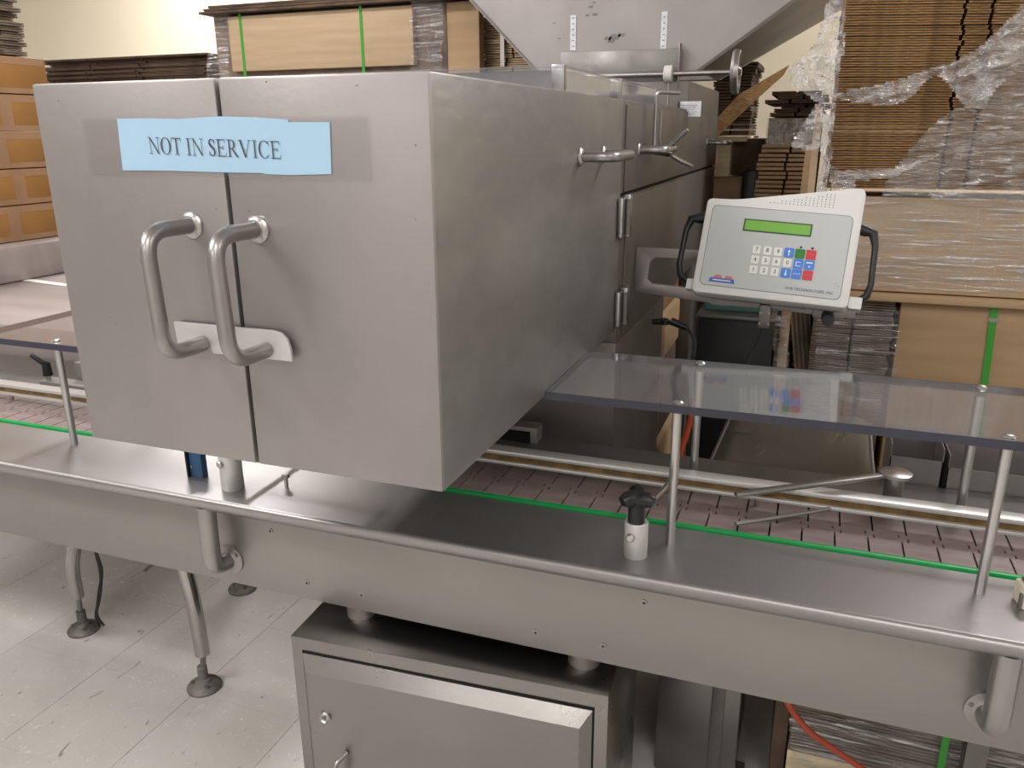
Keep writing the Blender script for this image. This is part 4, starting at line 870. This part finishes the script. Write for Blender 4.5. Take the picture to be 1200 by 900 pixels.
# black bin and its lid
bk = thing('black_bin', 'tall black bin standing behind the machine under the control panel', 'bin', (-.02, 2.45, 0))
z1 = P(860, 375, 2.3).z; bx0_, bx1_ = P(816, 400, 2.3).x, P(905, 400, 2.3).x
MB().box(bx0_, bx1_, 2.3, 2.62, 0, z1, .006).build('body', 'black_plastic', bk); MB().box(bx0_-.005, bx1_+.005, 2.295, 2.625, z1, z1+.012, .003).build('rim', 'steel_dark', bk)
MB().box(bx0_+.01, bx1_-.01, 2.36, 2.62, z1+.012, z1+.05, .003).build('lid', 'teal', bk)
kc_ = thing('wrapped_roll', 'upright film wrapped kraft bundle right of the black bin', 'cardboard', (P(915, 400, 2.36).x, 2.4, 0))
MB().box(P(906, 400, 2.36).x+.014, P(924, 400, 2.36).x, 2.36, 2.55, 0, P(915, 365, 2.36).z, .006).build('bundle', 'kraft', kc_)
film('film_wrap', [(906, 366), (924, 366), (924, 450), (906, 450)], 2.355, None, 'film', .006, .008, (.1, 1), 81, 30, kc_)
sl3 = thing('slanted_bundle', 'slanted dark bundle of flattened cartons left of the low wrapped bundle', 'cardboard', (P(937, 410, 2.4).x, 2.4, 0))
for k in range(9):
    a = P(926+k*2.6, 366, 2.38+.004*k); c_ = P(934+k*2.4, 470, 2.38+.004*k); MB().hexa([c_, c_+V((.005, 0, 0)), c_+V((.005, .3, 0)), c_+V((0, .3, 0)), a, a+V((.005, 0, 0)), a+V((.005, .3, 0)), a+V((0, .3, 0))]).build('carton_sheet', 'kraft_dark' if k % 2 else 'kraft_grey', sl3)
# ------------------------------------------------------------------ middle distance behind the panel
YM = 3.3
stack(P(893, 150, 3.05).x, P(962, 150, 3.05).x, 3.05, .5, P(915, 262, 3.05).z, P(915, 168, 3.05).z, 9, 'kraft', 'flattened brown carton in the uneven stack behind the terminal, %s', 'flattened cartons behind the panel', jit=.012, slots=(.5,))
zA, zB_ = P(915, 168, 3.05).z, P(915, 138, 3.05).z
ws = thing('wrapped_bundle', 'pale film wrapped bundle in the middle of the uneven stack', 'cardboard', (P(925, 150, 3.05).x, 3.2, zA))
MB().box(P(900, 150, 3.05).x, P(962, 150, 3.05).x, 3.06, 3.5, zA+.002, zB_, .004).build('bundle', 'kraft_grey', ws)
film('film_wrap', [(900, 139), (962, 137), (960, 168), (898, 170)], 3.05, None, 'film_loose', .008, .012, (1, 0), 91, 30, ws)
stack(P(905, 120, 3.05).x, P(965, 120, 3.05).x, 3.05, .5, zB_+.004, P(915, 106, 3.05).z, 6, 'kraft_dark', 'dark flattened carton above the wrapped bundle behind the terminal, %s', 'dark flattened cartons behind the panel', jit=.03, slots=(.5,))
stack(P(895, 300, 3.05).x, P(985, 300, 3.05).x, 3.06, .5, .14, P(915, 262, 3.05).z-.002, 22, 'kraft_dark', 'flattened carton low in the uneven stack hidden by the terminal, %s', 'low hidden flattened cartons', jit=.006, slots=(.5,))
pm = thing('pallet', 'wooden pallet under the uneven carton stack behind the panel', 'pallet', (.0, 3.3, 0))
for k in range(3): MB().box(P(895, 300, 3.05).x, P(985, 300, 3.05).x, 3.07+k*.19, 3.17+k*.19, .115, .138).build('deck_board', 'wood', pm)
for k in range(2): MB().box(P(895, 300, 3.05).x+k*.2, P(895, 300, 3.05).x+.08+k*.2, 3.07, 3.55, 0, .115).build('bearer', 'wood', pm)
# leaning plank
lpn = thing('leaning_board', 'brown folded cardboard sheet leaning diagonally above the wooden crate', 'cardboard', P(842, 160, 3.6))
a, b_, c_, d_ = P(840, 160, 3.55), P(842, 137, 3.55), P(925, 76, 3.75), P(918, 88, 3.75)
th = V((0, .02, 0)); m_, n_ = P(867, 110, 3.58), P(880, 122, 3.62)
MB().hexa([a, n_, n_+th, a+th, b_, m_, m_+th, b_+th]).hexa([n_, d_, d_+th, n_+th, m_, c_, c_+th, m_+th]).build('sheet', 'kraft_edge', lpn)
th2 = V((0, -.004, .006)); MB().hexa([b_-V((0, .01, 0)), m_-V((0, .01, 0)), m_+th, b_+th, b_+th2, m_+th2, m_+th2+th, b_+th2+th]).build('edge_fold', 'kraft_dark', lpn)
# stack under the board and behind the wheel
stack(P(838, 120, 3.8).x, P(882, 120, 3.8).x, 3.8, .4, P(860, 166, 3.8).z, P(860, 72, 3.8).z, 13, 'kraft_dark', 'flattened carton in the narrow stack behind the handwheel, %s', 'flattened cartons behind the handwheel', jit=.012, slots=(.5,))
sup = thing('tall_carton_load', 'brown carton load standing under the narrow stack behind the machine', 'carton', (P(860, 200, 3.8).x, 4.0, 0)); MB().box(P(838, 120, 3.8).x-.05, P(882, 120, 3.8).x+.03, 3.8, 4.2, 0, P(860, 166, 3.8).z-.003, .004).build('box', 'kraft_dark', sup)
# wooden crate
cr = thing('wooden_crate', 'pale wooden crate end beside the machine behind the panel', 'crate', (P(858, 200, 3.4).x, 3.5, 0))
yc = 3.40; x0, x1 = P(838, 200, yc).x, P(855, 200, yc).x
MB().box(x0, x1, yc, yc+.03, P(845, 206, yc).z, P(845, 166, yc).z, .003).build('post', 'wood', cr)
MB().box(x0, P(872, 200, yc).x, yc-.01, yc+.35, P(845, 166, yc).z, P(845, 160, yc).z, .002).build('top_board', 'wood', cr)
MB().box(x0-.01, x1, yc-.008, yc+.04, P(845, 207, yc).z, P(845, 200, yc).z, .002).build('block', 'wood', cr)
MB().box(x1, P(893, 200, yc).x, yc+.05, yc+.35, P(845, 206, yc).z, P(845, 163, yc).z, .002).build('side', 'kraft_dark', cr)
MB().box(x0+.0, P(870, 200, yc).x, yc, yc+.35, 0, P(845, 207, yc).z-.001, .006).build('base', 'kraft', cr)
MB().box(P(871, 200, yc).x, P(890, 200, yc).x, yc, yc+.35, 0, P(880, 200, yc).z, .004).build('dark_panel', 'black_plastic', cr)

# ------------------------------------------------------------------ left background
XC = -2.9; yA, yB2 = 2.05, 2.561; zc0 = 1.105; ch = (1.785-zc0)/5
proto = None
rowname = ['bottom', 'second from bottom', 'middle', 'second from top', 'topmost']
for k in range(5):
    z0 = zc0+k*ch
    c = thing('taped_carton', 'orange brown taped carton at the left edge, %s of its stack' % rowname[k], 'carton', (XC-.2, 2.3, z0), 'taped cartons at the left edge')
    MB().box(XC-.45, XC, yA, yB2, z0+.001, z0+ch-.002, .004).build('box', 'carton_orange', c)
    yt = 2.30+.05*(k % 2)
    b = MB(); b.box(XC, XC+.0008, yA, yB2-.01, z0+ch-.03, z0+ch-.004); b.box(XC, XC+.0008, yA, yB2-.01, z0+.002, z0+.022); b.box(XC, XC+.0012, yt-.02, yt+.03, z0+.002, z0+ch-.004)
    b.build('tape', 'carton_tape', c)
stack(XC-.40, XC-.02, 2.1, .40, zc0+5*ch+.003, zc0+5*ch+.28, 16, 'kraft_grey', 'grey brown flattened carton stacked above the taped cartons, %s', 'flattened cartons on the taped cartons', jit=.02, slots=(.4, .7))
# film-covered load carrying the cartons
ld = thing('covered_load', 'low pallet load under cloudy plastic sheet carrying the taped cartons', 'pallet load', (-2.9, 2.4, 0))
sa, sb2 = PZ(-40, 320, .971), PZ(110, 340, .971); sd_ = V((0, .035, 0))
MB().hexa([sa, sb2, sb2+sd_, sa+sd_, sa+V((0, 0, .001)), sb2+V((0, 0, .001)), sb2+sd_+V((0, 0, .001)), sa+sd_+V((0, 0, .001))]).build('sheen_streak', 'strap_streak_white', ld)  # pale strip standing in for the ceiling's reflection on the plastic sheet
MB().box(-3.6, XC+.10, 2.045, 2.95, .971, zc0-.002, .01).build('upper_carton', 'drape', ld)
MB().box(-3.6, -1.85, 2.25, 2.97, .14, .97, .012).box(-3.6, -1.85, 1.66, 2.25, .87, .97, .012).build('covered_block', 'drape', ld)
for k in range(4): MB().box(-3.6, -1.85, 2.27+k*.2, 2.37+k*.2, .11, .138).build('deck_board', 'wood', ld)
for k in range(4): MB().box(-3.6+k*.55, -3.5+k*.55, 2.27, 2.95, 0, .11).build('bearer', 'wood', ld)
# dark flat stack
YD = 3.25
stack(P(50, 80, YD).x, P(249, 80, YD).x, YD, .5, P(150, 96, YD).z, P(150, 66, YD).z, 11, 'kraft_dark', 'dark flattened carton in the flat stack behind the left door, %s', 'dark flattened cartons behind the left door', jit=.03, slots=(.3, .6))
u_ = thing('wrapped_load', 'wide brown carton load standing under the dark flat stack', 'pallet load', (-2.6, 3.5, 0)); MB().box(P(50, 80, YD).x, P(249, 80, YD).x-.01, YD+.01, YD+.5, .0, P(150, 97, YD).z-.003, .006).build('carton', 'kraft', u_)
film('film_wrap', [(50, 98), (248, 92), (248, 130), (50, 130)], YD+.01, None, 'film_tight', .012, .01, (1, 0), 95, 30, u_)
# wrapped pallet load with green straps
YW = 3.0
wl = thing('wrapped_load', 'film wrapped tan carton load with two green straps behind the right door', 'pallet load', (-1.6, 3.2, 0))
wz1 = P(370, 10, YW).z; wx0, wx1 = P(246, 40, YW).x, P(520, 40, YW).x
MB().box(wx0, wx1, YW+.03, YW+.28, .0, wz1, .006).build('inner_bundle', 'kraft_grey', wl)
fz0 = P(380, 80, YW).z; MB().box(P(268, 40, YW).x, P(484, 40, YW).x, YW, YW+.03, fz0, wz1-.01, .003).build('front_sheet', 'kraft_light', wl)
for px in (283, 424): xx = P(px, 40, YW).x; MB().box(xx-.006, xx+.006, YW-.002, YW, .8, wz1).build('strap', 'strap_green', wl)
film('film_wrap', [(246, 18), (272, 16), (272, 100), (246, 100)], YW+.015, None, 'film_tight', .008, .012, (1, 0), 96, 50, wl)
film('film_wrap', [(484, 0), (521, 0), (521, 100), (484, 100)], YW+.01, None, 'film_tight', .008, .010, (1, 0), 97, 50, wl)
for k in range(3):
    xx0 = P(238-3*k, 12, YW).x+.03*k; o = MB().box(xx0, wx1+.11, YW-.03+.01*k, YW+.3, wz1+.002+.012*k, wz1+.011+.012*k, .001).build('cover_sheet', 'kraft_dark', None, base=(xx0, YW, wz1)); tag(o, '%s dark cardboard cover sheet on the green strapped load' % ('lowest', 'middle', 'topmost')[k], 'cardboard', 'cover sheets on the strapped load')
sc2 = thing('kraft_carton', 'brown carton beside the green strapped load, left of the hopper', 'carton', (P(540, 30, YW).x, 3.2, 0)); MB().box(wx1+.004, P(559, 30, YW).x, YW+.02, YW+.07, 0, wz1-.004, .004).build('box', 'kraft', sc2)
YK = 3.12
stack(P(560, 50, YK).x, P(634, 50, YK).x, YK, .4, P(590, 84, YK).z, P(590, 18, YK).z, 12, 'kraft_light', 'pale kraft flattened carton in the stack left of the hopper, %s', 'kraft cartons left of the hopper', jit=.02, slots=(.5,))
o = MB().box(P(591, 50, YK).x-.008, P(591, 50, YK).x+.008, YK-.024, YK-.022, P(590, 78, YK).z, P(590, 30, YK).z).build('pack_strap', 'strap_streak_white', None, base=(P(591, 50, YK).x, YK-.02, 1.8)); tag(o, 'white strap down the front of the kraft stack left of the hopper', 'strap')
u2 = thing('carton_load', 'brown carton load under the pale kraft stack left of the hopper', 'carton', (P(600, 50, YK).x, YK+.2, 0)); MB().box(P(560, 50, YK).x, P(634, 50, YK).x, YK+.01, YK+.4, 0, P(590, 85, YK).z-.003, .004).build('box', 'kraft', u2)
